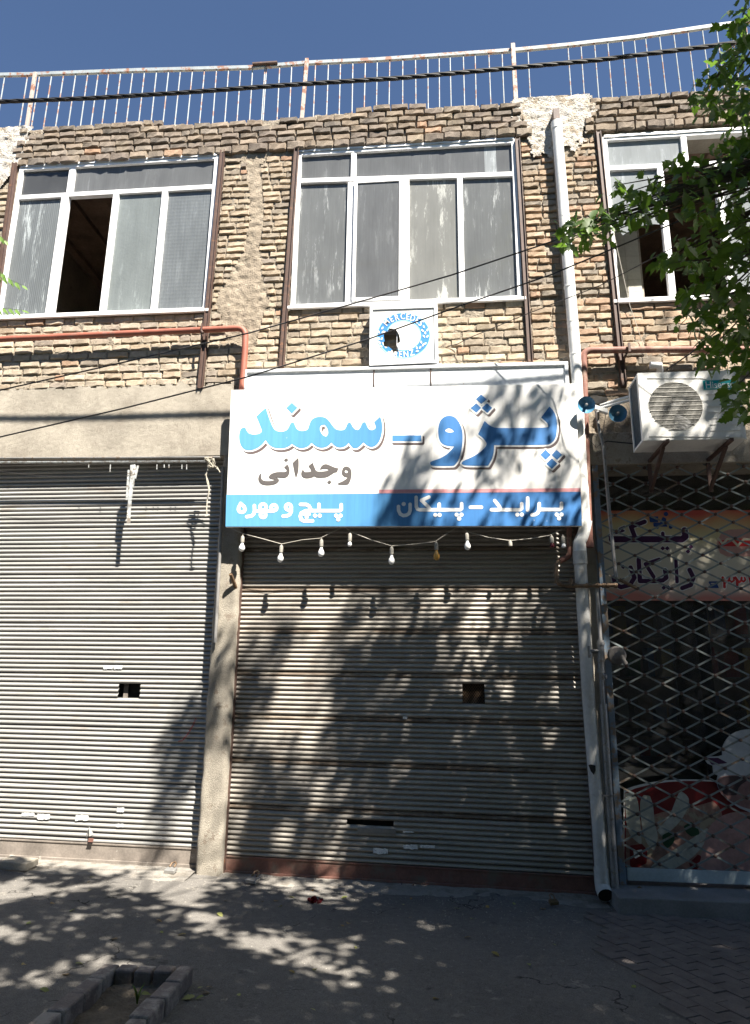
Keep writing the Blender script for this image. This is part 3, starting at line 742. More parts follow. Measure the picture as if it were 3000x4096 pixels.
# shop fittings behind the glass
ct = thing('shop_counter', (2.2,1.3,0), 'low wooden counter with shelves inside the dark shop behind the lattice', 'counter')
m_wood = mat('pale_wood', (.30,.24,.17), .7, 0, .3, 3, 30, .1, sc=(6,1,1)); m_cloth = mat('grey_cloth', (.33,.31,.28), .9, 0, .2, 3, 30, .2)
b = MB(); b.box(1.62,2.55,.75,1.5,.95,1.0); b.obj('counter_top', m_wood, ct, bevel=.01)
b = MB(); b.box(1.62,2.55,.78,1.5,.55,.948); b.obj('front_panel', m_cloth, ct)
b = MB(); b.box(1.62,2.5,.7,1.3,1.22,1.25); b.obj('shelf', m_wood, ct)
b = MB(); b.box(2.56,2.68,.75,1.5,.1,2.6); b.obj('post', m_dark, ct)
m_pan = mat('shiny_pan', (.5,.5,.52), .2, .9, .1, 3, 30, 0)
for i, (x, y, zz) in enumerate(((1.85,1.0,1.255),(2.2,.95,1.255),(2.35,1.1,1.0),(2.9,1.3,1.5))):
    b = MB(); b.lathe([(.0,0),(.10,0),(.13,.05),(.135,.055),(.12,.05),(.09,.01),(0,.01)], (x,y,zz), (0,0,1), 20, False)
    tag(b.obj('metal_bowl', m_pan), ('shiny bowl at the left end of the shop shelf','shiny bowl at the right end of the shop shelf','shiny bowl on the shop counter top','shiny bowl on the stand deep in the shop')[i], 'bowl', 'bowls inside the shop')
b = MB(); b.box(2.75,3.1,1.1,1.5,.1,1.498); tag(b.obj('stand', m_dark), 'dark stand deep inside the right shop', 'stand')

random.seed(31)
m_goods, t_, bs, out = nodes('shop_goods'); t_.links.new(N(t_, 'ShaderNodeVertexColor', layer_name='Col').outputs[0], bs.inputs['Base Color']); bs.inputs['Roughness'].default_value = .45
GC = [(.40,.05,.04),(.6,.6,.58),(.08,.16,.34),(.55,.40,.10),(.08,.22,.10),(.22,.13,.07)]
sh = thing('shop_shelving', (2.9,2.2,0), 'tall metal shelving along the back of the dark shop', 'shelving')
for x in (1.7, 2.75, 3.8, 4.9): b = MB(); b.box(x-.02,x+.02,2.1,2.14,-.05,3.2); b.obj('upright', m_galv, sh)
for zz in (.35,.85,1.35,1.85,2.35,2.85): b = MB(); b.box(1.68,4.92,2.1,2.5,zz-.02,zz); b.obj('shelf', m_galv, sh)
goods = MB()
for zz in (.35,.85,1.35,1.85,2.35):
    x = 1.78
    while x < 3.9:
        w_ = random.uniform(.07,.20); h_ = random.uniform(.12,.36); b = MB()
        if random.random() < .55: b.box(x, x+w_, 2.14, 2.34, zz+.002, zz+h_)
        else: w_ = .09; b.lathe([(.04,0),(.042,.02),(.042,h_*.6),(.03,h_*.75),(.016,h_*.8),(.016,h_*.98),(.001,h_)], (x+.045,2.2,zz+.002), (0,0,1), 12)
        goods.add(b.v, b.f, False, (*random.choice(GC), 1)); x += w_+random.uniform(.02,.12)
tag(goods.obj('shop_goods', m_goods, kind='stuff'), 'dim jumble of cartons and bottles on the shelves inside the right shop', 'goods')

# ------------------------------------------------------------------ lettering: filled outlines grown by a distance
def smooth(poly, it=2):
    for _ in range(it):
        n = len(poly); out = []
        for i in range(n):
            p0, p1, p2 = (Vector(poly[(i+k) % n]) for k in (-1,0,1))
            a, c = p1-p0, p2-p1
            if a.length < 1e-6 or c.length < 1e-6: continue
            if a.angle(c) > radians(52): out.append(tuple(p1))
            else: out += [tuple(p1.lerp(p0,.25)), tuple(p1.lerp(p2,.25))]
        poly = out
    return poly
def sdf_mesh(polys, strokes, grow, stp, T, y, shift=(0,0)):
    """polys: closed outlines (even-odd); strokes: (points, half_width); T maps picture px -> (x,z)"""
    allp = [p for c in polys for p in c]+[p for s in strokes for p in s[0]]
    mx = max([s[1] for s in strokes]+[0])+grow+2*stp
    xa, xb = min(p[0] for p in allp)-mx, max(p[0] for p in allp)+mx; ya, yb = min(p[1] for p in allp)-mx, max(p[1] for p in allp)+mx
    X = np.arange(xa, xb, stp); Y = np.arange(ya, yb, stp); GX, GY = np.meshgrid(X, Y)
    D = np.full(GX.shape, 1e9); inside = np.zeros(GX.shape, bool)
    def seg(a, c):
        dx, dy = c[0]-a[0], c[1]-a[1]; l2 = dx*dx+dy*dy+1e-9
        t = np.clip(((GX-a[0])*dx+(GY-a[1])*dy)/l2, 0, 1); return np.hypot(GX-a[0]-t*dx, GY-a[1]-t*dy)
    for c in polys:
        n = len(c)
        for i in range(n):
            a, b_ = c[i], c[(i+1) % n]; D = np.minimum(D, seg(a, b_))
            if a[1] != b_[1]:
                cr = ((a[1] > GY) != (b_[1] > GY)) & (GX < (b_[0]-a[0])*(GY-a[1])/(b_[1]-a[1])+a[0]); inside ^= cr
    D = np.where(inside, -D, D)
    for pts, hw in strokes:
        if len(pts) == 1: D = np.minimum(D, np.hypot(GX-pts[0][0], GY-pts[0][1])-hw)
        for i in range(len(pts)-1): D = np.minimum(D, seg(pts[i], pts[i+1])-hw)
    D = D-grow; mb = MB(); V = {}; 
    def vid(px_, py_):
        key = (round(px_,3), round(py_,3))
        if key not in V:
            V[key] = len(mb.v); q = T(px_+shift[0], py_+shift[1]); mb.v.append((q[0], y, q[1]))
        return V[key]
    ny, nx = D.shape
    for j in range(ny-1):
        i = 0
        while i < nx-1:
            d = (D[j,i], D[j,i+1], D[j+1,i+1], D[j+1,i])
            if max(d) < 0:
                k = i
                while k < nx-1 and max(D[j,k], D[j,k+1], D[j+1,k+1], D[j+1,k]) < 0 and k-i < 24: k += 1
                mb.f.append((vid(X[i],Y[j+1]), vid(X[k],Y[j+1]), vid(X[k],Y[j]), vid(X[i],Y[j]))); mb.sm.append(False); i = k; continue
            if min(d) < 0:
                cs = ((X[i],Y[j]),(X[i+1],Y[j]),(X[i+1],Y[j+1]),(X[i],Y[j+1])); pts = []
                for k in range(4):
                    p, q, dp, dq = cs[k], cs[(k+1)%4], d[k], d[(k+1)%4]
                    if dp < 0: pts.append(p)
                    if (dp < 0) != (dq < 0): t = dp/(dp-dq); pts.append((p[0]+(q[0]-p[0])*t, p[1]+(q[1]-p[1])*t))
                ids = []
                for p in pts:
                    v_ = vid(*p)
                    if v_ not in ids: ids.append(v_)
                if len(ids) >= 3: mb.f.append(tuple(reversed(ids))); mb.sm.append(False)
            i += 1
    return mb

# ------------------------------------------------------------------ the big sign
YS = -.20
tl, tr_, brc, blc = PV(925,1560,YS), PV(2302,1534,YS), PV(2328,2104,YS), PV(902,2107,YS)
sign = thing('shop_sign', ((tl.x+tr_.x)/2, YS, (tl.z+blc.z)/2), 'large white and blue banner sign with big blue Persian letters above the middle shutter', 'sign')
b = MB(); b.add([tl, tr_, brc, blc, tl+Vector((0,.04,0)), tr_+Vector((0,.04,0)), brc+Vector((0,.04,0)), blc+Vector((0,.04,0))], [(3,2,1,0),(4,5,6,7),(0,1,5,4),(1,2,6,5),(2,3,7,6),(3,0,4,7)])
b.obj('panel', m_sign, sign, 'white vinyl face')
m_fade = {}
def bluemat(name, a, bb):
    m, t, bs, out = nodes(name); g = N(t, 'ShaderNodeNewGeometry'); s = N(t, 'ShaderNodeSeparateXYZ'); t.links.new(g.outputs['Position'], s.inputs[0])
    c = mixc(t, step(t, s.outputs[0], -1.6, .1), a, bb)      # paler left, darker right: fading plus sun and shade put into the colour
    st = noi(t, posn(t, (22,1,1.2)), 1, 6, .7); c = mixc(t, 1, c, ramp(t, st, [(.3,(.88,)*3),(.7,(1.08,)*3)]), 'MULTIPLY')
    sp = noi(t, posn(t, (40,1,16)), 1, 1); c = mixc(t, step(t, sp, .80, .82), c, (.7,.75,.78))
    t.links.new(c, bs.inputs['Base Color']); bs.inputs['Roughness'].default_value = .45; return m
m_blue = bluemat('blue_print', (.11,.34,.58), (.045,.18,.44)); m_grey = flat('grey_print', (.10,.09,.088)); m_shadow = flat('dark_grey_print', (.12,.09,.09)); m_whitep = flat('white_print', (.78,.78,.77)); m_redp = flat('faded_red_print', (.66,.30,.32))
def TS(px, py): p = PV(px, py, YS); return p.x, p.z
def quadpx(c, y, m, name, par, T=None):
    T = T or TS; b = MB(); b.add([(T(*p)[0], y, T(*p)[1]) for p in c], [(3,2,1,0)]); return b.obj(name, m, par)
quadpx([(905.5,1979),(2323,1968),(2327.5,2103),(902.5,2106)], YS-.0015, m_blue, 'blue_band', sign)
quadpx([(1516,1959),(2322,1953),(2322.6,1966.5),(1516,1973)], YS-.0015, m_redp, 'red_stripe', sign)
S1 = lambda L: [(900+.4237*a, 1540+.4237*b_) for a, b_ in L]
S2 = lambda L: [(1550+.4843*a, 1540+.4843*b_) for a, b_ in L]
samand = S1([(387,218),(400,260),(425,335),(450,395),(470,425),(500,440),(540,443),(580,432),(602,405),(615,370),(635,352),(652,358),(665,390),(680,420),(710,435),(755,435),(785,420),(795,380),(815,330),(855,305),(905,300),(950,308),(985,340),(1015,385),(1045,420),(1090,430),(1125,425),(1142,405),(1155,365),(1175,352),(1192,365),(1208,400),(1235,425),(1262,425),(1280,400),(1295,358),(1318,350),(1335,365),(1345,400),(1365,425),(1400,428),(1425,405),(1420,375),(1408,352),(1440,322),(1466,298),(1480,340),(1487,400),(1482,460),(1465,520),(1440,560),(1410,582),(1375,588),(1340,572),(1308,543),(1280,575),(1245,600),(1210,598),(1190,575),(1168,546),(1150,570),(1115,590),(1070,592),(1035,575),(1005,543),(985,570),(945,592),(900,595),(860,580),(835,560),(818,545),(800,568),(770,590),(725,598),(685,590),(655,570),(632,555),(610,578),(570,595),(520,600),(470,595),(430,575),(405,550),(385,520),(360,555),(320,590),(265,615),(210,620),(170,600),(145,560),(133,500),(137,450),(150,415),(175,400),(195,405),(207,435),(230,462),(270,470),(315,465),(345,450),(350,430),(340,400),(298,298),(340,255)])
mhole = S1([(915,380),(940,375),(960,395),(975,430),(975,465),(955,488),(930,480),(905,450),(895,415),(903,388)])
dotn = S1([(632,168),(686,217),(632,272),(580,218)])
dash = S2([(40,417),(278,417),(278,465),(40,465)])
vav = S2([(515,254),(550,262),(580,290),(605,335),(620,390),(622,450),(615,520),(600,580),(585,625),(555,665),(540,670),(370,670),(355,660),(352,640),(370,628),(430,610),(490,575),(530,535),(552,508),(510,508),(460,495),(430,465),(418,400),(420,350),(432,300),(460,268),(490,256)])
vhole = S2([(475,375),(495,360),(515,358),(540,372),(549,388),(520,394),(485,390)])
zhp = S2([(802,298),(840,335),(885,355),(960,357),(1310,355),(1328,345),(1322,315),(1268,270),(1338,178),(1375,220),(1395,270),(1401,330),(1398,400),(1385,450),(1350,485),(1310,498),(880,498),(880,540),(868,600),(845,645),(830,668),(630,668),(612,650),(620,630),(680,605),(745,570),(795,530),(820,495),(815,475),(790,440),(748,408)])
dots = [S2(q) for q in ([(772,80),(820,120),(774,158),(729,118)],[(732,152),(772,190),(734,232),(686,192)],[(820,152),(865,190),(826,232),(778,192)],[(1305,535),(1348,577),(1305,620),(1262,578)],[(1395,537),(1442,577),(1400,620),(1355,580)],[(1357,608),(1402,650),(1357,695),(1310,652)])]
big = [[smooth(samand), smooth(mhole)], [dotn], [dash], [smooth(vav), smooth(vhole)], [smooth(zhp)]]+[[d] for d in dots]
for gi, grp in enumerate(big):
    sdf_mesh(grp, [], 6.2, 3.0, TS, YS-.0017-.0001*gi, (7,8)).obj('letter_shadow', m_shadow, sign)
for gi, grp in enumerate(big):
    sdf_mesh(grp, [], 6.5, 3.0, TS, YS-.0031-.0001*gi).obj('letter_outline', m_whitep, sign)
for grp in big:
    sdf_mesh(grp, [], 0, 2.2, TS, YS-.0048).obj('letter', m_blue, sign)
vj = [[smooth(S1(q)) for q in g_] for g_ in (
 [[(1150,768),(1180,780),(1195,810),(1196,850),(1190,890),(1175,925),(1160,942),(1070,940),(1068,925),(1100,915),(1135,895),(1160,872),(1125,865),(1105,845),(1103,815),(1112,785),(1130,770)],[(1140,800),(1160,808),(1162,822),(1150,832),(1135,828),(1130,812)]],
 [[(900,800),(897,785),(920,755),(955,745),(990,758),(1030,778),(1073,787),(1060,822),(1035,825),(1000,850),(960,872),(900,876),(860,872),(845,860),(820,875),(770,882),(735,872),(720,848),(722,815),(735,800),(745,808),(752,822),(790,822),(815,815),(808,790),(788,765),(828,733),(845,775),(858,808),(875,818),(950,815),(985,800),(960,790),(925,790)]],
 [[(987,897),(1008,917),(985,937),(963,917)]],
 [[(690,688),(697,705),(697,790),(688,840),(673,878),(662,850),(650,790),(640,735)]],
 [[(590,748),(608,780),(613,820),(600,860),(565,878),(520,875),(475,868),(500,880),(513,897),(508,915),(470,940),(400,948),(350,940),(322,915),(313,880),(325,845),(345,830),(342,860),(345,890),(365,905),(420,908),(465,900),(470,892),(425,885),(413,868),(425,845),(470,825),(520,820),(565,822),(585,812),(580,795),(558,778)]],
 [[(578,690),(600,707),(578,726),(557,707)]])]
for g_ in vj: sdf_mesh(g_, [], 0, 1.8, TS, YS-.003).obj('letter', m_grey, sign, 'grey letter')
R3 = lambda L: [(900+.4237*a, 1960+.4237*b_) for a, b_ in L]
R4 = lambda L: [(1550+.4843*a, 1940+.4843*b_) for a, b_ in L]
def ring(cx_, cy_, r, n=14): return [(cx_+r*cos(2*pi*k/n), cy_+r*sin(2*pi*k/n)) for k in range(n+1)]
h3, h4 = 16*.4237, 14.5*.4843
W3 = [[(R3([(148,128),(182,158),(190,185),(180,204),(158,210),(136,204),(127,185),(132,160),(150,132)]), h3)],
 [(R3([(278,148),(280,195),(272,228),(250,246),(206,253)]), h3)],
 [(R3(ring(462,168,27)), h3), (R3(ring(360,163,30)), h3), (R3(ring(360,235,25)), h3), (R3([(280,200),(455,200)]), h3)],
 [(R3(ring(600,162,27)), h3), (R3([(626,165),(626,205),(612,232),(590,244),(550,248)]), h3)],
 [(R3([(714,137),(770,138),(795,152),(808,180),(815,195)]), h3), (R3([(815,193),(760,198),(722,218),(711,248),(720,280),(745,293),(827,293)]), h3), (R3([(810,196),(1085,196),(1098,185),(1098,140)]), h3), (R3([(888,196),(888,137)]), h3)]]
D3 = [(755,230,18),(792,230,18),(772,258,18),(850,243,19),(895,243,19),(1050,243,19),(1092,243,19),(1070,278,19)]
for si, st in enumerate(W3): sdf_mesh([], st, 0, 1.7, TS, YS-.003-.0002*si).obj('small_letter', m_whitep, sign)
W4 = [[(R4([(91,178),(92,212),(105,240),(130,253),(155,250),(178,236),(187,210),(187,160)]), h4)],
 [(R4([(237,102),(238,180),(248,200),(270,205),(600,205),(612,195),(612,155)]), h4), (R4([(342,100),(280,127),(335,178),(352,203)]), h4), (R4([(427,205),(427,158)]), h4)],
 [(R4([(685,184),(775,184)]), h4)],
 [(R4([(886,130),(925,180),(935,205)]), h4), (R4([(858,205),(1095,205),(1108,195),(1108,155)]), h4)],
 [(R4([(1157,108),(1157,208)]), h4)],
 [(R4([(1252,155),(1252,205),(1240,232),(1220,244),(1192,247)]), h4), (R4([(1252,203),(1422,203),(1436,193),(1437,152)]), h4)]]
for si, st in enumerate(W4): sdf_mesh([], st, 0, 1.7, TS, YS-.003-.0002*si).obj('small_letter', m_whitep, sign)
for q in D3: sdf_mesh([], [(R3([q[:2]]), q[2]*.4237)], 0, 1.5, TS, YS-.0045).obj('letter_dot', m_whitep, sign)
for q in [(134,158,17),(395,248,17),(430,248,17),(571,246,17),(611,246,17),(591,278,18),(1072,245,17),(1109,245,17),(1397,245,17),(1437,245,17),(1417,276,17)]:
    sdf_mesh([], [(R4([q[:2]]), q[2]*.4843)], 0, 1.5, TS, YS-.0045).obj('letter_dot', m_whitep, sign)
# frame tubes holding the banner to the wall
b = MB()
for px in (960, 1500, 2200): p = PV(px, 2090, YS+.06); b.bar((p.x, YS+.04, p.z), (p.x, .08, p.z), .03, .03, Vector((0,0,1)))
b.box(blc.x+.02, brc.x-.02, YS+.041, YS+.075, blc.z+.01, blc.z+.045); b.obj('frame_tube', m_brown, sign)

# older light box behind the banner
YB = -.14
c1, c2 = PV(977,1478,YB), PV(2272,1445,YB)
lb = thing('light_box', ((c1.x+c2.x)/2, YB, c1.z), 'old white light box with chipped frame peeping out above the banner sign', 'sign box')
xa, xb, zA, zB, zl = c1.x, c2.x, c1.z, c2.z, 4.1
b = MB(); b.quadbox([(xa+.03, zl), (xb-.03, zl), (xb-.03, zB-.035), (xa+.03, zA-.035)], YB+.02, .0); b.obj('face', m_signbox, lb)
b = MB(); b.quadbox([(xa, zA-.035), (xb, zB-.035), (xb, zB), (xa, zA)], YB, .0); b.quadbox([(xa, zl), (xa+.03, zl), (xa+.03, zA-.036), (xa, zA-.036)], YB, 0); b.quadbox([(xb-.035, zl), (xb, zl), (xb, zB-.036), (xb-.035, zB-.036)], YB, 0)
b.obj('frame', m_signbox, lb, bevel=.004)
for px in (1495, 1723):
    p = PV(px, 1500, YB); b = MB(); b.box(p.x-.006, p.x+.006, YB+.012, YB+.019, zl, zA-.04); b.obj('joint_strip', m_brown, lb)

# round-emblem box ------------------------------------------------
YM = -.15
S5 = lambda q: (1460+.1937*q[0], 1210+.1937*q[1])
def TM(px, py): p = PV(px, py, YM); return p.x, p.z
mc = [TM(*S5(q)) for q in ((90,1300),(1520,1235),(1495,35),(100,90))]
mb_ = thing('emblem_box', (mc[0][0], YM, mc[0][1]), 'square white box sign with a blue ring of letters and a hole punched in it', 'sign box')
hole = [(490,525),(560,520),(640,550),(690,620),(715,700),(722,760),(728,800),(700,815),(650,850),(670,890),(685,950),(692,1025),(585,1035),(560,970),(510,925),(450,905),(390,895),(378,830),(375,740),(385,650),(420,590),(485,550)]
def insidebox(pts): return [TM(*S5(q)) for q in pts]
b = MB(); ins = [(150,140),(1430,95),(1450,1200),(140,1260)]
b.poly([insidebox(ins), insidebox(hole)[::-1]], YM+.012, .006); b.obj('face', m_sign, mb_, 'white plastic face with a punched hole')
b = MB(); o4 = insidebox([(90,1300),(1520,1235),(1495,35),(100,90)]); i4 = insidebox([(150,1255),(1445,1195),(1425,100),(155,145)])
for k in range(4):
    j = (k+1) % 4; b.quadbox([o4[k], o4[j], i4[j], i4[k]], YM, -.0)
b.obj('frame', m_signbox, mb_)
b = MB(); x_ = [q[0] for q in i4]; z_ = [q[1] for q in i4]; b.box(min(x_)+.005, max(x_)-.005, -.02, -.01, min(z_)+.005, max(z_)-.005); b.obj('back', mat('box_inside', (.42,.38,.34), .8, 0, .2, 5, 30, 0), mb_)
b = MB(); b.box((min(x_)+max(x_))/2-.07, (min(x_)+max(x_))/2-.065, YM+.03, -.025, min(z_)+.01, max(z_)-.01); b.obj('divider', m_signbox, mb_)
m_lblue = flat('light_blue_print', (.03,.19,.48)); m_cyan = flat('pale_blue_edge', (.35,.72,.85))
def inhole(q):
    c = False; n = len(hole)
    for i in range(n):
        a, d = hole[i], hole[(i+1) % n]
        if (a[1] > q[1]) != (d[1] > q[1]) and q[0] < (d[0]-a[0])*(q[1]-a[1])/(d[1]-a[1])+a[0]: c = not c
    return c
def ringpts(rx, ry, cx_=797, cy_=668, n=72): return [(cx_+rx*cos(2*pi*k/n), cy_+ry*sin(2*pi*k/n)) for k in range(n)]
def annulus(ro, ri, y, m, name):
    a, c = ringpts(*ro), ringpts(*ri, cx_=800); b = MB(); n = len(a); sub = 3
    for k in range(n):
        j = (k+1) % n
        for s in range(sub):
            f0, f1 = s/sub, (s+1)/sub
            L = lambda p, q, f_: (p[0]+(q[0]-p[0])*f_, p[1]+(q[1]-p[1])*f_)
            qs = [L(a[k],c[k],f0), L(a[j],c[j],f0), L(a[j],c[j],f1), L(a[k],c[k],f1)]
            mid = (sum(q[0] for q in qs)/4, sum(q[1] for q in qs)/4)
            if inhole(mid) or (mid[1] > 880 and mid[0] < 560 and mid[1] > 1500-mid[0]*1.0): continue
            v = [TM(*S5(q)) for q in qs]; b.add([(p[0], y, p[1]) for p in v], [(0,1,2,3)])
    b.obj(name, m, mb_)
annulus((552,472), (345,300), YM+.0105, m_lblue, 'blue_ring'); annulus((555,476), (535,458), YM+.009, m_cyan, 'ring_edge'); annulus((360,314), (343,298), YM+.009, m_cyan, 'ring_edge')
def textmesh(ch, size):
    cu = bpy.data.curves.new('text', 'FONT'); cu.body = ch; cu.size = size; cu.align_x = 'CENTER'; cu.offset = size*.004
    o = bpy.data.objects.new('text', cu); COL.objects.link(o); dg = bpy.context.evaluated_depsgraph_get()
    me = bpy.data.meshes.new_from_object(o.evaluated_get(dg)); bpy.data.objects.remove(o); return me
def letter(ch, px_, py_, rot, hpx, wf, m, par, T, y):
    me = textmesh(ch, 1.0); b = MB()
    if not len(me.vertices): return
    zs = [v.co.y for v in me.vertices]; h = max(zs)-min(zs); xm = [v.co.x for v in me.vertices]; cxm = (max(xm)+min(xm))/2
    vs = []
    for v in me.vertices:
        a = (v.co.x-cxm)/h*hpx*wf; c = ((v.co.y-min(zs))/h-.5)*hpx
        q = T(px_+a*cos(rot)+c*sin(rot), py_+a*sin(rot)-c*cos(rot)); vs.append((q[0], y, q[1]))
    b.add(vs, [tuple(p.vertices) for p in me.polygons]); b.obj('letter', m, par)
for ch, (qx, qy), rot in (('M',(435,400),-50),('E',(545,335),-32),('R',(660,300),-16),('C',(780,275),-4),('E',(885,285),4),('D',(985,312),17),('E',(1085,360),30),('S',(1155,420),40)):
    letter(ch, *S5((qx,qy)), radians(rot), 24, .82, m_whitep, mb_, TM, YM+.007)
for ch, (qx, qy), rot in (('B',(630,1070),14),('E',(735,1060),4),('N',(845,1055),-3),('Z',(965,1025),-14)):
    letter(ch, *S5((qx,qy)), radians(rot), 24, .82, m_whitep, mb_, TM, YM+.007)
def leafpx(q, ang, L=72, wd=34):
    pts = [(-L*.5,0),(-L*.2,-wd*.45),(L*.1,-wd*.5),(L*.5,0),(L*.1,wd*.5),(-L*.2,wd*.45)]; a = radians(ang)
    b = MB(); v = [TM(*S5((q[0]+x*cos(a)-y_*sin(a), q[1]+x*sin(a)+y_*cos(a)))) for x, y_ in pts]
    b.poly([v], YM+.0065); b.obj('wreath_leaf', m_whitep, mb_)
for q, an in (((1215,490),-115),((1185,570),-140),((1290,560),-70),((1215,690),-130),((1290,690),-60),((1245,620),-95),((1160,810),-105),((1245,840),-40),((1200,870),-70),((1070,930),-100),((1140,920),-50),((1080,1000),-15),
              ((360,520),-60),((285,600),-110),((370,600),-40),((290,740),-110),((345,740),-60),((330,890),-140),((300,820),-120)):
    leafpx(q, an)

# ------------------------------------------------------------------ bulbs on a string
Ybu = -.16
S3 = lambda q, y=Ybu: PV(850+.9685*q[0], 2000+.9685*q[1], y)
sg = thing('string_lights', S3((740,150)), 'string of white and one amber light bulbs hanging below the banner sign', 'string lights')
wp = [(60,108),(100,128),(130,140),(205,160),(285,182),(370,165),(445,158),(530,115),(545,112),(575,133),(655,165),(740,190),(830,183),(920,172),(1005,115),(1025,112),(1060,133),(1140,155),(1229,168),(1310,160),(1390,147),(1445,120)]
b = MB(); b.tube([S3(q) for q in wp], .0028, 6); b.tube([S3(q)+Vector((0,.006,.003)) for q in wp], .0022, 5); b.obj('wire', m_wirew, sg)
m_sock = mat('dusty_socket', (.33,.31,.27), .7, 0, .35, 20, 60, .2, .001); m_bulb = mat('white_bulb', (.82,.82,.81), .35, 0, .03, 3, 30, 0); m_amber = mat('amber_bulb', (.52,.28,.06), .3, 0, .1, 9, 30, 0); m_dred = mat('dark_red_bulb', (.16,.02,.03), .3, 0, .1, 9, 30, 0)
for (qx, y0_, y1_, kind) in ((125,148,213,'w'),(285,186,258,'w'),(450,162,235,'w'),(568,136,193,'s'),(740,193,268,'w'),(924,174,250,'a'),(1050,135,207,'w'),(1229,168,205,'n'),(1400,148,196,'r'),(1447,148,198,'s')):
    p = S3((qx,y0_)); q = S3((qx,y1_)); H = (p.z-q.z); r = .030 if kind in 'wa' else .021; hs = H*.42 if kind in 'wa' else H*.6
    tilt = Vector((random.uniform(-.05,.05), random.uniform(-.03,.03), -1)).normalized()
    b = MB(); b.lathe([(.004,-.012),(.006,0),(.014,.006),(.019,.02),(.019,hs),(.014,hs+.002)], p, tilt, 14); s_ = b.obj('lamp_socket', m_sock, sg)
    if kind != 'n':
        L = H-hs; prof = [(.012,0),(.0135,L*.12),(.016,L*.25),(r*.92,L*.48),(r,L*.66),(r*.86,L*.84),(r*.5,L*.96),(.002,L)]
        b = MB(); b.lathe(prof, p+tilt*hs, tilt, 18); b.obj('bulb', {'w':m_bulb,'s':m_bulb,'a':m_amber,'r':m_dred}[kind], s_)

# ------------------------------------------------------------------ pipes
def arc(a, c, b_, n=6):       # rounded corner a->c->b_
    return [a.lerp(c, t).lerp(c.lerp(b_, t), t) for t in [k/n for k in range(n+1)]]
def pipe_pts(pts, r=.08):
    out = [pts[0]]
    for i in range(1, len(pts)-1):
        a, c, d = pts[i-1], pts[i], pts[i+1]; out += arc(c+(a-c).normalized()*min(r, (a-c).length*.45), c, c+(d-c).normalized()*min(r, (d-c).length*.45))
    return out+[pts[-1]]
Yp = -.11
m_pvc2 = mat('shaded_pvc', (.56,.55,.52), .55, 0, .2, 3, 30, .05, stain=(.38,.35,.31), sa=.55, sb=.68, ss=5)  # greyer than the upper pipe: its shading put into the colour, plus stains
dp = thing('downpipe', PV(2413,3594,Yp), 'white plastic rain downpipe running from the roof to the pavement right of the middle shutter', 'downpipe')
r_ = .056
top = PV(2226,492,Yp); mid = PV(2309,1513,Yp); b = MB(); b.tube([top, mid, PV(2342,2085,Yp)], r_, 18); b.tube([top+Vector((0,0,-.09)), top+Vector((0,0,.004))], r_*1.08, 18); b.obj('upper_pipe', m_pvc, dp)
b = MB(); e0 = PV(2342,2085,Yp); e1 = PV(2343,2140,Yp); e2 = PV(2318,2170,Yp-.0); e3 = PV(2319,2215,Yp); b.tube([e0+Vector((0,0,.0))]+arc(e0, e1, e2)+[e3], r_*1.1, 18); b.obj('elbow', m_pvc, dp)
b = MB(); lowp = [e3, PV(2355,2800,Yp), PV(2395,3300,Yp), PV(2410,3540,Yp)]; b.tube(lowp, r_*1.02, 18); b.tube([e3+Vector((0,0,.02)), e3+Vector((0,0,-.10))], r_*1.16, 18); b.obj('lower_pipe', m_pvc2, dp)
b = MB(); g0 = lowp[-1]; gz = Vector((g0.x, g0.y, .09)); b.tube([gz+Vector((0,0,.14)), gz+Vector((0,0,.02)), gz+Vector((0,-.02,-.02)), gz+Vector((.004,-.085,-.055))], r_*1.14, 18, cap=False); b.obj('spout', m_pvc2, dp)
b = MB(); b.lathe([(r_*1.05,0),(0.001,.001)], gz+Vector((.004,-.078,-.051)), (0,-.9,-.35), 18); b.obj('spout_mouth', m_dark, dp)
b = MB(); hp = PV(2368,3075,Yp-r_*1.06); b.poly([[(hp.x+q[0], hp.z+q[1]) for q in ((-.030,.030),(-.012,.036),(.030,.028),(.028,-.015),(.012,-.050),(-.012,-.022))]], hp.y-.006); b.obj('broken_hole', m_dark, dp, 'hole broken in the pipe')
for q in ((2258,870),(2278,1150),(2291,1290),(2301,1420)):
    p = PV(*q, Yp); b = MB(); b.tube([p+Vector((0,0,-.008)), p+Vector((0,0,.008))], r_*1.05, 18); b.obj('joint_ring', m_pvc, dp)
# roof-water spout stub
b = MB(); p = PV(2224,462,Yp); b.box(p.x-.035, p.x+.035, Yp-.03, .05, p.z-.07, p.z+.07); tag(b.obj('roof_spout', m_brown, bevel=.004), 'rusty square spout stub at the top of the white downpipe', 'roof spout')
# timber/steel strip behind the upper pipe
b = MB(); p, q = PV(2216,600,-.04), PV(2262,1240,-.04); b.bar(p, q, .03, .03); b.obj('wall_strip', m_pier, B)
# red gas pipe on the right
Yg = -.12
gp = [PV(3300,1398,Yg-.02), PV(2620,1398,Yg), PV(2332,1402,Yg), PV(2335,1480,Yg), PV(2350,2000,Yg), PV(2358,2185,Yg)]
t = thing('gas_pipe', gp[3], 'dusty red gas pipe turning down beside the white downpipe', 'gas pipe', 'red gas pipes'); b = MB(); b.tube(pipe_pts(gp, .09), .034, 14); b.tube([gp[-1]+Vector((0,0,.05)), gp[-1]+Vector((0,0,-.01))], .038, 14); b.obj('pipe', m_red2, t)
b = MB(); q = PV(2512,1398,Yg); b.bar(q+Vector((0,-.05,.045)), q+Vector((0,-.05,-.05)), .022, .02); b.bar(q+Vector((0,-.05,.0)), q+Vector((-.05,.1,-.12)), .02, .02); b.obj('hanger', m_brown, t)
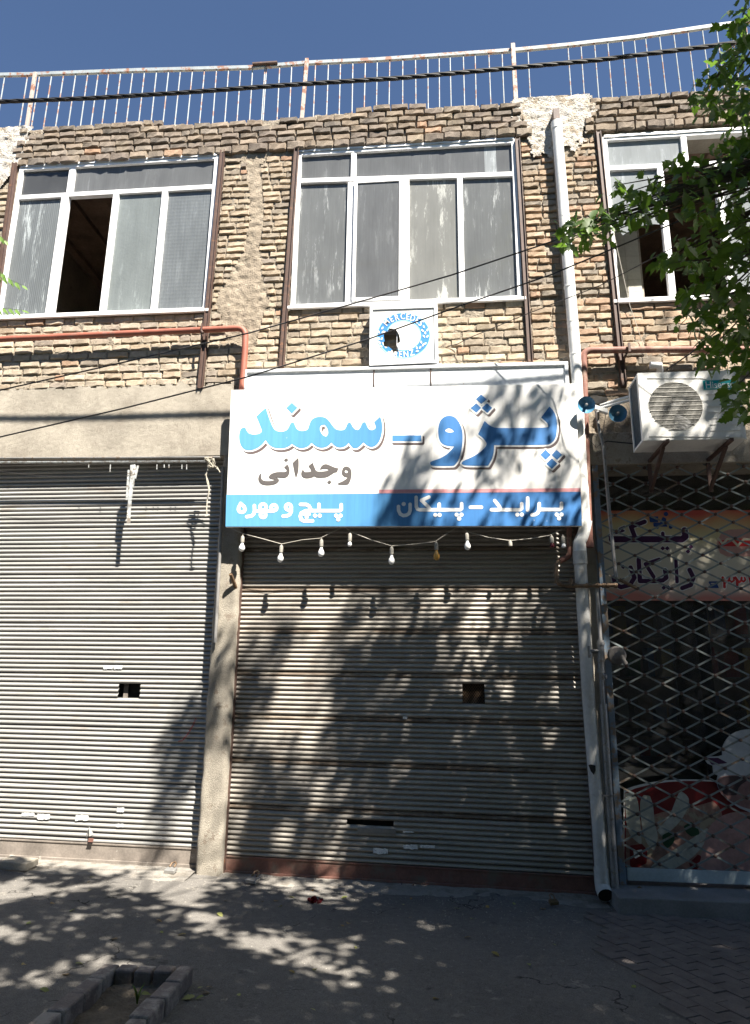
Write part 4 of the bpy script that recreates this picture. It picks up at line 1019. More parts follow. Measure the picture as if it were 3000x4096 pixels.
# left red gas pipe
gl_ = [PV(-900,1402,Yg), PV(0,1357,Yg), PV(982,1312,Yg), PV(980,1400,Yg), PV(962,1640,Yg)]
t = thing('gas_pipe', gl_[2], 'bright red gas pipe running under the left window and down behind the banner sign', 'gas pipe', 'red gas pipes'); b = MB(); b.tube(pipe_pts(gl_, .10), .033, 14); b.obj('pipe', m_red, t)
b = MB(); q = PV(812,1322,Yg); b.bar(q+Vector((0,-.04,.06)), q+Vector((0,-.045,-.06)), .012, .02); b.tube([q+Vector((.0,-.05,-.03)), q+Vector((.03,-.07,-.07))], .012, 8); b.obj('hanger', m_brown, t)
# galvanised water/gas pipes right of the downpipe
Yv = -.10
t = thing('water_pipes', PV(2400,3600,Yv), 'bare galvanised pipes with valves beside the white downpipe', 'pipes')
b = MB(); b.tube(pipe_pts([PV(2385,1640,Yv-.03), PV(2396,1720,Yv-.05), PV(2413,1780,Yv-.05), PV(2440,2080,Yv-.05), PV(2464,2310,Yv-.05)], .06), .017, 12); b.obj('pipe', m_galv, t)
b = MB(); b.tube([PV(2478,2318,Yv-.05), PV(2545,2352,Yv-.05)], .016, 10); b.obj('pipe', m_brass, t)
b = MB(); b.tube([PV(2262,2345,Yv-.07), PV(2470,2340,Yv-.07)], .0165, 12)
for px in (2268,2300,2350,2390,2415,2430,2462): p = PV(px, 2342, Yv-.07); b.tube([p+Vector((-.014,0,0)), p+Vector((.014,0,0))], .023, 10)
b.obj('pipe', m_brass, t)
b = MB(); b.tube(pipe_pts([PV(2282,2318,Yv-.07), PV(2283,2341,Yv-.07), PV(2250,2341,Yv-.07), PV(2228,2330,Yv-.07), PV(2224,2262,Yv-.05), PV(2235,2245,Yv-.03)], .03), .020, 10); b.tube([PV(2284,2322,Yv-.09), PV(2284,2312,Yv-.09)], .012, 8); b.obj('trap', m_brass, t)
b = MB(); b.tube(pipe_pts([PV(2276,2100,Yv+.02), PV(2280,2225,Yv+.02), PV(2240,2244,Yv)], .05), .026, 12); b.obj('pipe', m_red2, t, 'short red pipe stub')
b = MB(); b.tube([PV(2386,2352,Yv-.04), PV(2402,2560,Yv-.04)], .018, 10); b.obj('pipe', m_galv, t)
b = MB(); b.tube([PV(2402,2560,Yv-.04), PV(2404,2690,Yv-.04)], .028, 12); 
for py in (2575,2640,2685): p = PV(2403, py, Yv-.04); b.tube([p+Vector((0,0,-.014)), p+Vector((0,0,.014))], .036, 8)
p = PV(2365,2605,Yv-.04); b.tube([p+Vector((-.06,0,0)), p+Vector((.09,0,0))], .018, 10); b.tube([p+Vector((-.03,0,.045)), p+Vector((-.03,0,-.06))], .028, 10); b.obj('valve', m_galv, t)
b = MB(); b.tube([PV(2404,2690,Yv-.04), PV(2412,2820,Yv-.04)], .020, 10); b.tube([PV(2412,2815,Yv-.04), PV(2440,3250,Yv-.04), PV(2466,3640,Yv-.04)], .033, 14)
b.obj('riser', m_galv, t)
b = MB(); p = PV(2410,2706,Yv-.07); b.tube([p, p+Vector((.03,-.02,0))], .02, 10); b.tube([p+Vector((0,-.02,.03)), p+Vector((0,-.02,-.03))], .012, 8); b.obj('tap', m_galv, t)
b = MB(); p = PV(2434,3180,Yv-.04); b.bar(p+Vector((-.06,-.035,0)), p+Vector((.06,-.035,0)), .014, .01); b.obj('clamp', m_galv, t)
# gas regulator disc
b = MB(); p = PV(2468,2622,-.14); b.lathe([(.02,-.05),(.07,-.04),(.082,-.02),(.082,0),(.07,.02),(.02,.03)], p, (-.1,-1,-.1), 20); b.lathe([(.001,.07),(.028,.065),(.030,.02)], p, (-.1,-1,-.1), 14, False); b.tube([p+Vector((.02,-.05,0)), p+Vector((.06,-.05,-.08))], .02, 10)
tag(b.obj('gas_regulator', mat('grey_casting', (.20,.18,.165), .7, .2, .3, 8, 60, .2)), 'grey round gas regulator against the edge of the lattice gate', 'gas regulator')
# thin white conduit
t = MB(); t.tube([PV(2377,1880,-.03), PV(2400,2240,-.03)], .011, 8); tag(t.obj('conduit', m_wirew), 'short pale cable conduit beside the red pipe end', 'conduit', 'pale conduits')
t = MB(); t.tube([PV(2427,2660,-.04), PV(2440,2860,-.04), PV(2464,3248,-.04)], .011, 8); tag(t.obj('conduit', m_wirew), 'long pale conduit beside the thick galvanised riser', 'conduit', 'pale conduits')
# conduit by the left pillar
t = MB(); t.tube([PV(893,1868,-.06), PV(880,2200,-.06), PV(861,2570,-.06)], .016, 10); tag(t.obj('conduit', mat('grey_conduit', (.26,.25,.24), .6, .2, .2, 5, 40, .1)), 'grey conduit on the left edge of the concrete pillar', 'conduit')
# cut pipe stub on the pillar, steel guide
t = MB(); p = PV(922,2296,-.12); q = PV(944,2352,.0); t.tube([p, q], .018, 12, cap=False); t.tube([p+(q-p)*.02, q], .014, 12); tag(t.obj('pipe_stub', m_brass), 'rusty cut pipe stub sticking out of the pillar', 'pipe stub')
t = MB(); p = PV(2600,1460,-.14); t.tube([p, p+Vector((.09,0,-.005)), p+Vector((.11,.06,-.04))], .035, 14); tag(t.obj('pipe_elbow', m_pvc), 'dusty white drain elbow above the air conditioner', 'pipe elbow')

# ------------------------------------------------------------------ awning tubes over the left shutter
t = thing('awning_bar', PV(400,1840,-.09), 'thin steel awning tubes with torn cloth over the left shutter', 'awning frame')
b = MB(); b.tube([PV(-700,1836,-.10), PV(880,1829,-.10)], .011, 8); b.obj('tube', m_galv, t)
m_awn = mat('chalky_paint', (.50,.52,.52), .8, 0, .4, 20, 90, .5, .004, stain=(.2,.17,.14), sa=.5, sb=.58, ss=25)
b = MB(); b.tube([PV(-700,1853,-.08), PV(820,1845,-.08)], .015, 8); b.obj('tube', m_awn, t)
b = MB(); pts = [PV(532,1860,-.08), PV(533,1900,-.085), PV(525,1950,-.08), PV(520,2000,-.085), PV(516,2040,-.08), PV(514,2092,-.09)]
for i in range(5): b.bar(pts[i], pts[i+1], (.05,.045,.034,.03,.03)[i], .02)
b.bar(PV(552,1862,-.08), PV(540,1915,-.085), .02, .012); b.bar(PV(515,1880,-.08), PV(507,2000,-.09), .02, .01); b.obj('torn_cloth', m_awn, t)
for px, L in ((442,34),(628,22),(657,14),(676,16),(728,20),(747,22),(355,14)):
    b = MB(); p = PV(px, 1858, -.085); b.bar(p, p+Vector((.003,0,-L*.0024)), .008, .004); b.obj('rag', m_awn, t)
m_rope = mat('frayed_rope', (.50,.46,.38), .9, 0, .3, 30, 90, .5, .004)
t = MB(); p = PV(845,1850,-.14)
for k in range(5): t.tube([p+Vector((random.uniform(-.05,.05)*sin(a)+.03*cos(a+k), -.02*cos(a)-.01*k, .05*sin(a+k*.7)-.01)) for a in [i*.8 for i in range(9)]], .006, 6)
rp = [PV(*q, -.14) for q in ((838,1860),(822,1900),(832,1925),(838,1960),(830,1990),(826,2040),(828,2065))]; t.tube(rp, .007, 6); t.tube([q+Vector((.012*sin(i*2),-.01,0)) for i, q in enumerate(rp[:5])], .005, 6)
t.tube([rp[-1]+Vector((-.02,0,.0)), rp[-1], rp[-1]+Vector((.02,0,.01))], .008, 6); t.tube([PV(850,1860,-.14), PV(874,1880,-.14), PV(880,1890,-.14), PV(868,1868,-.14)], .006, 6)
tag(t.obj('rope', m_rope), 'knotted frayed rope hanging from the awning tube end', 'rope')

# ------------------------------------------------------------------ cables
cp = [(-700,430),(0,407),(363,393),(726,371),(1135,341),(1500,318),(1590,313),(2045,272),(2408,238),(2862,182),(3500,95)]
cpv = [PV(*q, -1.47) for q in cp]; fine = []
for i in range(len(cpv)-1):
    for k in range(24): fine.append(cpv[i].lerp(cpv[i+1], k/24))
cb = thing('power_cable', cpv[4], 'thick black twisted power cable strung across the front of the roof railing', 'cable'); 
s_ = 0; acc = [0]
for i in range(1, len(fine)): acc.append(acc[-1]+(fine[i]-fine[i-1]).length)
for k in range(4):
    b = MB(); b.tube([p+Vector((0, .0105*cos(acc[i]*12+k*pi/2), .0105*sin(acc[i]*12+k*pi/2))) for i, p in enumerate(fine)], .0105, 7); b.obj('strand', m_black, cb)
def wire(pxs, y, r, label, m=m_grey_w, sag=.0, ys=None):
    pv = [PV(*q, (ys[i] if ys else y)) for i, q in enumerate(pxs)]; out = []
    for i in range(len(pv)-1):
        for k in range(6): out.append(pv[i].lerp(pv[i+1], k/6))
    out.append(pv[-1]); b = MB(); b.tube(out, r, 6); return tag(b.obj('wire', m), label, 'wire', 'thin overhead wires')
wire([(-700,1715),(0,1561),(500,1448),(1000,1331),(1400,1218),(1807,1100),(2235,957),(2631,818),(2800,752),(3300,540)], -2.3, .0052, 'uppermost thin wire slanting up across the middle window corner')
wire([(-700,1905),(0,1748),(500,1632),(1000,1505),(1469,1358),(1850,1220),(2201,1100),(2752,869),(3300,620)], -2.3, .0052, 'thin wire slanting up across the round emblem box')
wire([(1790,1385),(1830,1376),(1880,1350),(2100,1259),(2400,1142),(2578,1050),(2917,872),(3300,680)], -.7, .0042, 'thin wire slanting up from a hook right of the emblem box', ys=[-.03,-.06,-.14,-.4,-.7,-1.0,-1.3,-1.5])
wire([(2665,1480),(2760,1415),(2844,1345),(3000,1210),(3300,990)], -.5, .0065, 'wire rising from the top of the air conditioner into the tree', ys=[-.3,-.4,-.5,-.7,-1])
wire([(2785,1480),(2960,1330),(3300,1060)], -.5, .003, 'faint wire rising from the right end of the air conditioner', ys=[-.3,-.5,-.9])
wire([(0,1885),(120,1900),(300,1909),(450,1902),(530,1890)], -.1, .0018, 'hair thin line sagging under the awning tube')
wire([(2445,880),(2470,1000),(2520,1225),(2570,1370),(2590,1430)], -.05, .003, 'pale string hanging from the right window', m_wirew)
wire([(2330,1730),(2385,1790),(2405,1775),(2425,1640)], -.15, .003, 'thin cord looped between the red pipe and the blue lamps')
wire([(2400,1775),(2430,1765),(2540,1775)], -.1, .006, 'black cable clipped along the lintel under the blue lamps', m_black)

# ------------------------------------------------------------------ roof railing
Yr = .22
Z1 = lambda x, y: (.908*x, .908*y); Z2 = lambda x, y: (1500+.908*x, .908*y)
rl = [Z1(-200,335),Z1(0,325),Z1(150,322),Z1(600,305),Z1(1100,292),Z1(1350,272),Z2(0,258),Z2(600,217),Z2(850,193),Z2(1140,160),Z2(1500,108),Z2(1800,70),Z2(2200,10)]
rv_ = [PV(*q, Yr) for q in rl]
rail = thing('roof_railing', Vector((0, Yr, 8.1)), 'rusty pale blue steel railing along the flat roof', 'railing')
b = MB()
for i in range(len(rv_)-1): b.bar(rv_[i]-Vector((0,0,.022)), rv_[i+1]-Vector((0,0,.022)), .045, .035)
b.obj('top_rail', m_raila, rail)
def railz(x):
    for p, q in zip(rv_, rv_[1:]):
        if p.x <= x <= q.x: return p.z+(q.z-p.z)*(x-p.x)/(q.x-p.x)
    return rv_[-1].z
bx = [Z1(x,330) for x in (-150,-95,-40,22,122,175,228,280,333,386,432,478,530,583,635,688,741,793,846,899,952,1005,1058,1111,1165,1172,1230,1283,1338,1388,1445,1498,1553,1608)]+[Z2(x,250-x*.08) for x in (10,65,122,178,232,282,330,388,440,500,558,672,848,905,965,1023,1087,1140,1190,1252,1315,1378,1442,1505,1570,1635,1700)]
for q in bx:
    p = PV(*q, Yr); zt_ = railz(p.x)-.045; ln = random.uniform(-.008,.008)
    b = MB(); b.tube([(p.x+ln, Yr, 7.95), (p.x, Yr, zt_)], .0072 if q[0] > 1500 else .008, 8); b.obj('baluster', m_raila, rail)
for qt, qb, w_ in (((141,291),(106,520),.042),((1228,236),(1204,470),.045),((2051,176),(2065,420),.05),((-60,320),(-120,540),.04)):
    p, q = PV(*qt, Yr-.04), PV(*qb, Yr-.04); b = MB(); b.bar((q.x, q.y, 7.95), p, w_, .035); b.obj('post', m_post, rail, bevel=.004)
b = MB(); p, q = PV(1011,258,Yr-.03), PV(1110,252,Yr-.03); b.bar(p, q, .02, .05); b.obj('splice_plate', m_brown, rail)
b = MB(); b.tube(pipe_pts([PV(2920,365,.1), PV(2935,345,.1), PV(3080,338,.1)], .05), .02, 8); tag(b.obj('roof_pipe', m_galv), 'bent pipe end lying on the parapet behind the tree', 'pipe')

# ------------------------------------------------------------------ air conditioner
YA = -.60
S6 = lambda q, y=YA: PV(2200+.4843*q[0], 1300+.4843*q[1], y)
f0, f1 = S6((765,955)), S6((1560,372)); ax0, ax1, az0, az1 = f0.x+.005, S6((1600,900)).x+.02, f0.z, f1.z
ac = thing('air_conditioner', ((ax0+ax1)/2, YA, az0), 'white outdoor air conditioner unit on brackets above the lattice gate', 'air conditioner')
yb = YA+.33; fc = S6((1038,668)); fr_ = abs(S6((1260,668)).x-S6((815,668)).x)/2
b = MB(); n = 40; circ = [(fc.x+fr_*cos(2*pi*k/n), fc.z+fr_*sin(2*pi*k/n)) for k in range(n)]
b.poly([[(ax0,az0),(ax1,az0),(ax1,az1),(ax0,az1)], circ[::-1]], YA, .008)
b.box(ax0, ax1, YA+.0082, yb, az1-.02, az1); b.box(ax0, ax1, YA+.0082, yb, az0, az0+.02); b.box(ax1-.02, ax1, YA+.0082, yb, az0+.0205, az1-.0205)
b.box(ax0, ax0+.02, YA+.0082, YA+.05, az0+.0205, az1-.0205); b.box(ax0, ax0+.02, yb-.03, yb, az0+.0205, az1-.0205)
b.obj('casing', m_ac, ac)
b = MB(); b.box(ax0+.01, ax0+.022, YA+.05, yb-.03, az0+.022, az1-.022); m_fin = mat('coil_fins', (.05,.085,.12), .5, .3, .5, 30, 120, .6, .004); b.obj('coil', m_fin, ac)
b = MB(); b.box(ax0+.03, ax1-.03, YA+.16, YA+.17, az0+.03, az1-.03); b.obj('coil', mat('coil_brown', (.05,.045,.042), .7, .2, .3, 3, 200, .3), ac)
m_grill = mat('grille_wire', (.62,.60,.55), .5, 0, .1, 5, 30, 0)
b = MB()
for k in range(-22, 23):
    x = fc.x+k*fr_/22.5; h = sqrt(max(0, fr_**2-(x-fc.x)**2))
    if h > .01: b.bar((x, YA-.004, fc.z-h), (x, YA-.004, fc.z+h), .0022, .003)
b.obj('grille', m_grill, ac, kind='stuff')
for k in range(-5, 6):
    zz = fc.z+k*fr_/5.3; h = sqrt(max(0, fr_**2-(zz-fc.z)**2)); b = MB(); b.bar((fc.x-h, YA-.008, zz), (fc.x+h, YA-.008, zz), .0032, .004); b.obj('grille_bar', m_grill, ac)
m_fan = mat('fan_plastic', (.07,.07,.075), .5, 0, .1, 5, 30, 0)
b = MB(); b.lathe([(.045,0),(.045,-.04),(.02,-.05),(.001,-.05)], (fc.x, YA+.08, fc.z), (0,1,0), 14); b.obj('fan_hub', m_fan, ac)
for k in range(3):
    b = MB(); vs = []; a0 = k*2*pi/3+.5
    for i in range(7):
        for rr in (.045, fr_*.5, fr_*.93):
            a = a0+i/6*1.25*(.6+.4*rr/fr_); vs.append((fc.x+rr*cos(a), YA+.06+.05*i/6, fc.z+rr*sin(a)))
    b.add(vs, [(i*3+j, i*3+j+1, i*3+j+4, i*3+j+3) for i in range(6) for j in range(2)], True); b.obj('fan_blade', m_fan, ac)
b = MB(); L = [S6(q) for q in ((800,440),(1250,440),(1300,450),(1330,895),(1580,905),(1590,925),(820,920),(808,905))]
for i in range(len(L)-1):
    if i in (0,1,4,5): b.bar(L[i]+Vector((0,-.002,0)), L[i+1]+Vector((0,-.002,0)), .005, .006)
for k in range(8):
    zz = az0+.08+k*.058; 
    if zz < az1-.12: b.bar((fc.x+fr_+.04, YA-.002, zz), (ax1-.03, YA-.002, zz), .004, .005)
b.obj('pressed_line', m_ac, ac)
p, q = S6((1270,535)), S6((1532,452)); b = MB(); b.box(p.x, q.x, YA-.004, YA-.0005, p.z, q.z); bd = b.obj('badge', flat('teal_badge', (.0,.30,.32)), ac)
me = textmesh('Hisense', 1.0); xs_ = [v.co.x for v in me.vertices]; s_ = (q.x-p.x)*.86/(max(xs_)-min(xs_)); b = MB()
b.add([((v.co.x-(max(xs_)+min(xs_))/2)*s_+(p.x+q.x)/2, YA-.0055, (v.co.y-.33)*s_*1.15+(p.z+q.z)/2) for v in me.vertices], [tuple(pp.vertices) for pp in me.polygons]); b.obj('lettering', m_whitep, bd)
for x in (ax0+.20, ax1-.14):
    b = MB(); b.bar((x, YA-.04, az0-.018), (x, -.03, az0-.018), .03, .03, Vector((0,0,1))); b.bar((x, YA+.10, az0-.03), (x, -.04, az0-.30), .03, .03, Vector((1,0,0))); b.bar((x, -.045, az0+.02), (x, -.045, az0-.33), .035, .02); b.obj('bracket', m_brown, ac, bevel=.002)
b = MB(); 
for s in (0, .035): b.tube([PV(2545,1580+s*400,-.24), PV(2470,1600+s*400,-.18), PV(2402,1622+s*300,-.08)], .016, 8)
tag(b.obj('insulated_pipe', m_pvc), 'white insulated pipes from the air conditioner to the wall', 'insulated pipe')
# blue dish lamps
YD = -.27
S7 = lambda q, y=YD: PV(2250+.1816*q[0], 1550+.1816*q[1], y)
m_dish = mat('blue_enamel', (.07,.22,.36), .4, .1, .15, 6, 40, .05)
t = thing('twin_lamps', S7((840,470)), 'pair of blue dish lamps on a white box between sign and air conditioner', 'lamp')
for c, r in (((520,390),.083),((1212,578),.085)):
    p = S7(c); b = MB(); b.lathe([(.012,.03),(r*.55,.022),(r*.86,.004),(r,-.014),(r*1.01,-.016),(r*.98,-.010),(r*.84,.010),(r*.5,.028),(.012,.036)], p, (0,1,.12), 28); d = b.obj('dish', m_dish, t, bevel=0)
    b = MB(); b.lathe([(.016,.02),(.016,-.02),(.012,-.03),(.001,-.032)], p, (0,1,.12), 12, False); b.obj('knob', mat('steel_knob', (.25,.25,.25), .4, .5, .1, 5, 30, 0), d)
b = MB(); p, q = S7((715,430)), S7((1000,520)); b.quadbox([(p.x,p.z-.02),(q.x,q.z-.02),(q.x,q.z+.025),(p.x,p.z+.025)], YD+.0, YD+.05); b.obj('box', m_ac, t, bevel=.003)
b = MB(); b.tube([S7((780,520)), PV(2393,1690,-.10)], .012, 8); b.obj('stem', m_galv, t)
# hole broken in the render behind the lamps
b = MB(); hpts = [(600,180),(700,165),(850,190),(980,215),(1020,270),(960,320),(830,360),(700,340),(640,260)]; b.poly([[(PV(2250+.1816*a, 1550+.1816*c, -.045).x, PV(2250+.1816*a, 1550+.1816*c, -.045).z) for a, c in hpts]], -.042); b.obj('wall_hole', m_dark, B, 'hole knocked in the wall behind the lamps')

# ------------------------------------------------------------------ banner and poster behind the gate
YN = .30
def TN(px, py): p = PV(px, py, YN); return p.x, p.z
S8 = lambda L: [(2400+.3632*a, 2020+.3632*b_) for a, b_ in L]
bn = thing('shop_banner', PV(2700,2200,YN), 'printed cream and orange banner with purple Persian lettering inside the right shop window', 'banner')
m, t_, bs, out = nodes('banner_print'); s0 = N(t_, 'ShaderNodeSeparateXYZ'); t_.links.new(N(t_, 'ShaderNodeNewGeometry').outputs['Position'], s0.inputs[0])
zt1, zt0 = PZ(2700,2043,YN), PZ(2700,2402,YN)
wn = noi(t_, posn(t_, (.8,1,1)), 1.2, 2); adn = N(t_, 'ShaderNodeMath', operation='MULTIPLY_ADD'); t_.links.new(wn, adn.inputs[0]); adn.inputs[1].default_value = .5; t_.links.new(s0.outputs[2], adn.inputs[2])
mr = N(t_, 'ShaderNodeMapRange'); mr.inputs[1].default_value = zt0+.25; mr.inputs[2].default_value = zt1+.25; t_.links.new(adn.outputs[0], mr.inputs[0])
c = ramp(t_, mr.outputs[0], [(0,(.62,.24,.20)),(.10,(.62,.50,.42)),(.2,(.64,.58,.48)),(.62,(.66,.61,.48)),(.78,(.64,.55,.30)),(.9,(.62,.33,.16)),(1,(.58,.10,.07))]); t_.links.new(c, bs.inputs['Base Color']); m_ban = m
b = MB(); q = [TN(2380,2043), TN(3300,2039), TN(3300,2404), TN(2395,2402)]; b.quadbox([q[3],q[2],q[1],q[0]], YN, YN+.004); b.obj('cloth', m_ban, bn)
m_pur = flat('purple_print', (.055,.012,.06)); m_bl = flat('navy_print', (.02,.06,.22)); m_rd = flat('red_print', (.55,.03,.03)); m_pink = flat('burger_print', (.50,.28,.24)); m_cream = flat('cream_print', (.62,.55,.42))
K = .3632
txt = [[([(130,378),(900,378),(940,350),(930,280)],27),([(695,370),(690,312)],15),([(390,370),(340,240),(490,185)],19),([(130,378),(115,340)],20),([(268,238),(215,262),(262,285),(175,312)],8)],
 [([(985,715),(1028,800),(1000,880),(905,915)],19),([(835,610),(848,845)],15),([(715,720),(730,800),(690,830),(600,838),(440,838),(425,600)],19),([(650,600),(500,650),(590,790)],16),([(335,690),(378,800),(330,880),(230,905),(165,870),(150,800)],19)]]
for gi, g_ in enumerate(txt):
    st = [(S8(p_), hw*K*1.3) for p_, hw in g_]
    sdf_mesh([], st, 3.2, 3.0, TN, YN-.0015-.0002*gi).obj('letter_outline', m_whitep, bn); sdf_mesh([], st, 0, 2.4, TN, YN-.003-.0002*gi).obj('letter', m_pur, bn)
for qi, q in enumerate(((690,478),(740,478),(1000,462),(968,512),(700,912),(750,908),(255,682))):
    d = S8([(q[0],q[1]-26),(q[0]+28,q[1]),(q[0],q[1]+26),(q[0]-28,q[1])]); sdf_mesh([d], [], 2, 2.5, TN, YN-.0020-.0001*qi).obj('letter_outline', m_whitep, bn); sdf_mesh([d], [], 0, 2.5, TN, YN-.0036-.0001*qi).obj('letter_dot', m_pur, bn)
num = [[([(1370,905),(1370,830),(1350,800)],15),([(1370,835),(1395,850),(1420,830),(1425,800)],12),([(1425,830),(1450,850),(1475,830),(1470,800)],10)],
       [([(1510,905),(1510,830),(1490,800)],15),([(1510,835),(1535,850),(1555,830),(1558,800)],12),([(1555,830),(1580,845),(1600,825),(1590,800)],10)],[([(1665,905),(1655,830),(1645,795)],14)]]
for gi, g_ in enumerate(num):
    st = [(S8(p_), hw*K) for p_, hw in g_]; sdf_mesh([], st, 3.5, 2.5, TN, YN-.0015-.0002*gi).obj('numeral_outline', m_whitep, bn); sdf_mesh([], st, 0, 2.2, TN, YN-.003).obj('numeral', m_rd, bn)
sdf_mesh([S8([(1215,870),(1290,870),(1310,915),(1200,915)])], [(S8([(1205,850),(1300,850)]), 9*K),(S8([(1205,850),(1210,862)]), 9*K),(S8([(1300,850),(1292,862)]), 9*K)], 0, 2.2, TN, YN-.003).obj('telephone_mark', m_bl, bn)
sdf_mesh([S8([(540,130),(640,125),(640,190),(550,190)]), S8([(585,195),(660,195),(690,130),(730,150),(725,190),(745,240),(590,240)])], [(S8([(725,100)]), 24*K),(S8([(630,250)]), 15*K),(S8([(778,242)]), 22*K),(S8([(740,180),(770,240)]), 7*K)], 0, 2.2, TN, YN-.003).obj('scooter_mark', m_bl, bn)
sdf_mesh([S8([(1310,360),(1340,300),(1420,270),(1700,260),(1900,300),(1900,560),(1400,570),(1320,530),(1280,420)])], [], 0, 4, TN, YN-.0015).obj('burger_print', m_pink, bn)
sdf_mesh([S8([(1300,395),(1500,370),(1900,370),(1900,455),(1330,455)])], [], 0, 4, TN, YN-.003).obj('meat_print', m_rd, bn)
sdf_mesh([], [(S8([(1300,370),(1350,430),(1400,375),(1450,380),(1515,450),(1580,380),(1700,380)]), 12*K)], 0, 2.5, TN, YN-.0050).obj('sauce_print', m_cream, bn)
# food poster standing behind the gate
YO = .16
def TO(px, py): p = PV(px, py, YO); return p.x, p.z
S9 = lambda L: [(2450+.3546*a, 2850+.3546*b_) for a, b_ in L]
po = thing('food_poster', PV(2700,3400,YO), 'red food poster with an arched top standing behind the lattice gate', 'poster')
outer = S9([(120,1900),(130,870),(250,830),(420,790),(600,765),(800,755),(1000,757),(1200,768),(1500,800),(2000,900),(2200,1000),(2200,1950)])
b = MB(); b.poly([[TO(*q) for q in outer][::-1]], YO, .012); b.obj('board', m_whitep, po)
m_pr = mat('poster_red', (.20,.012,.015), .4, 0, .2, 3, 30, 0); m_pf = mat('poster_food', (.48,.28,.22), .5, 0, .5, 9, 30, 0, stain=(.40,.34,.24), sa=.5, sb=.56, ss=6); m_pw = mat('poster_pale', (.56,.57,.50), .5, 0, .3, 6, 30, 0, stain=(.28,.36,.20), sa=.6, sb=.68, ss=5); m_pg = flat('poster_green', (.02,.07,.03)); m_pp = mat('poster_pink', (.55,.33,.30), .5, 0, .3, 5, 30, 0, stain=(.45,.36,.33), sa=.55, sb=.65, ss=3)
inner = S9([(128,1900),(140,905),(260,855),(430,812),(610,785),(800,772),(1000,774),(1200,785),(1500,815),(2000,915),(2190,1015),(2190,1945)])
sdf_mesh([inner], [], 0, 6, TO, YO-.0015).obj('red_field', m_pr, po)
pr = [(m_pf,[(150,1300),(520,1120),(860,1080),(1130,1000),(1250,1100),(1300,1900),(150,1900)],.003),
 (m_pw,[(140,910),(210,900),(280,950),(310,1200),(330,1500),(200,1400),(150,1250)],.0045),(m_pw,[(300,1000),(350,930),(420,940),(460,1050),(470,1250),(520,1400),(470,1560),(380,1480),(330,1300)],.0055),
 (m_pw,[(640,1180),(720,960),(760,880),(840,930),(870,1000),(820,1150),(700,1300),(560,1400),(500,1330)],.0045),
 (m_pw,[(330,1850),(480,1680),(700,1540),(960,1380),(1060,1300),(1120,1350),(1020,1500),(900,1640),(700,1760),(480,1880)],.0055),
 (m_pp,[(1080,1250),(1350,1100),(1700,1150),(2180,1250),(2180,1940),(900,1930),(1000,1600)],.0065),
 (m_pr,[(860,1700),(960,1600),(1000,1620),(950,1780),(900,1790)],.0075),(m_pr,[(190,1500),(330,1480),(400,1560),(380,1700),(200,1780)],.0065),(m_whitep,[(230,1560),(330,1540),(340,1600),(250,1650)],.008),
 (m_pg,[(560,1380),(640,1340),(700,1390),(690,1470),(620,1530),(560,1480)],.008),(m_pg,[(800,1280),(880,1230),(960,1290),(980,1370),(890,1400),(820,1350)],.008)]
for m_, pl, dy in pr: sdf_mesh([smooth(S9(pl), 2)], [], 0, 5, TO, YO-dy).obj('food_print', m_, po)
# cook cut-out with white hat
ck = thing('cook_cutout', PV(2960,3050,.12), 'flat cut-out of a cook in a puffed white hat above the food poster', 'cut-out figure')
def TC(px, py): p = PV(px, py, .12); return p.x, p.z
m_hat = mat('hat_print', (.50,.53,.56), .5, 0, .15, 3, 30, 0)
b = MB(); b.poly([[TC(*q) for q in smooth(S9([(1240,480),(1235,420),(1260,340),(1320,260),(1420,205),(1550,185),(1750,200),(1900,280),(1980,420),(1950,600),(1900,720),(1880,1000),(1700,1150),(1500,1120),(1250,960),(1170,800),(1190,710),(1140,690),(1130,600),(1060,570),(1035,500),(1190,495)]), 1)][::-1]], .12, .010); b.obj('hat', m_hat, ck)
m_hair = flat('dark_hair_print', (.045,.03,.035)); m_face = mat('face_print', (.30,.17,.16), .5, 0, .3, 12, 30, 0)
sdf_mesh([smooth(S9([(1180,760),(1240,710),(1450,705),(1800,740),(1840,900),(1700,1100),(1500,1090),(1260,960),(1190,850)]))], [], 0, 4, TC, .1185).obj('face', m_face, ck)
sdf_mesh([smooth(S9([(1180,780),(1240,720),(1450,715),(1560,740),(1420,830),(1400,930),(1280,940),(1200,860)]))], [], 0, 4, TC, .117).obj('hair', m_hair, ck)
sdf_mesh([S9([(1060,512),(1190,510),(1300,570),(1120,590)])], [], 0, 4, TC, .1185).obj('scarf_print', m_pur, ck)
b = MB(); p = PV(2840,2434,.33); b.lathe([(.001,-.01),(.018,-.006),(.020,.0)], p, (0,1,0), 16, False); tag(b.obj('round_tag', m_ac), 'small white round tag stuck on the shop glass', 'tag')

# ------------------------------------------------------------------ threshold strip, paving bricks
def strip(name, x0, x1, y0, y1, h, m, seed, label=None):
    nx, ny = int((x1-x0)/.04), 8; b = MB(); vs = []
    for j in range(ny+1):
        for i in range(nx+1):
            x = x0+(x1-x0)*i/nx; v = j/ny
            e = y0+.05*noise.noise(Vector((x*3,seed,0)))+.03*noise.noise(Vector((x*11,seed,2))); y = e+(y1-e)*v
            z = GZ(x)-.004+h*min(1, v*2.2)+.010*noise.noise(Vector((x*7,y*9,seed)))
            if j == 0: z = GZ(x)-.02
            vs.append((x, y, z))
    b.add(vs, [(j*(nx+1)+i, j*(nx+1)+i+1, (j+1)*(nx+1)+i+1, (j+1)*(nx+1)+i) for j in range(ny) for i in range(nx)], True)
    o = b.obj(name, m, kind='structure'); return o
strip('threshold', -6, -2.24, -.34, .3, .022, m_strip, 3); strip('threshold', -2.0, 1.33, -.30, .3, .012, m_strip, 8)
b = MB(); p = PG(60,3478); 
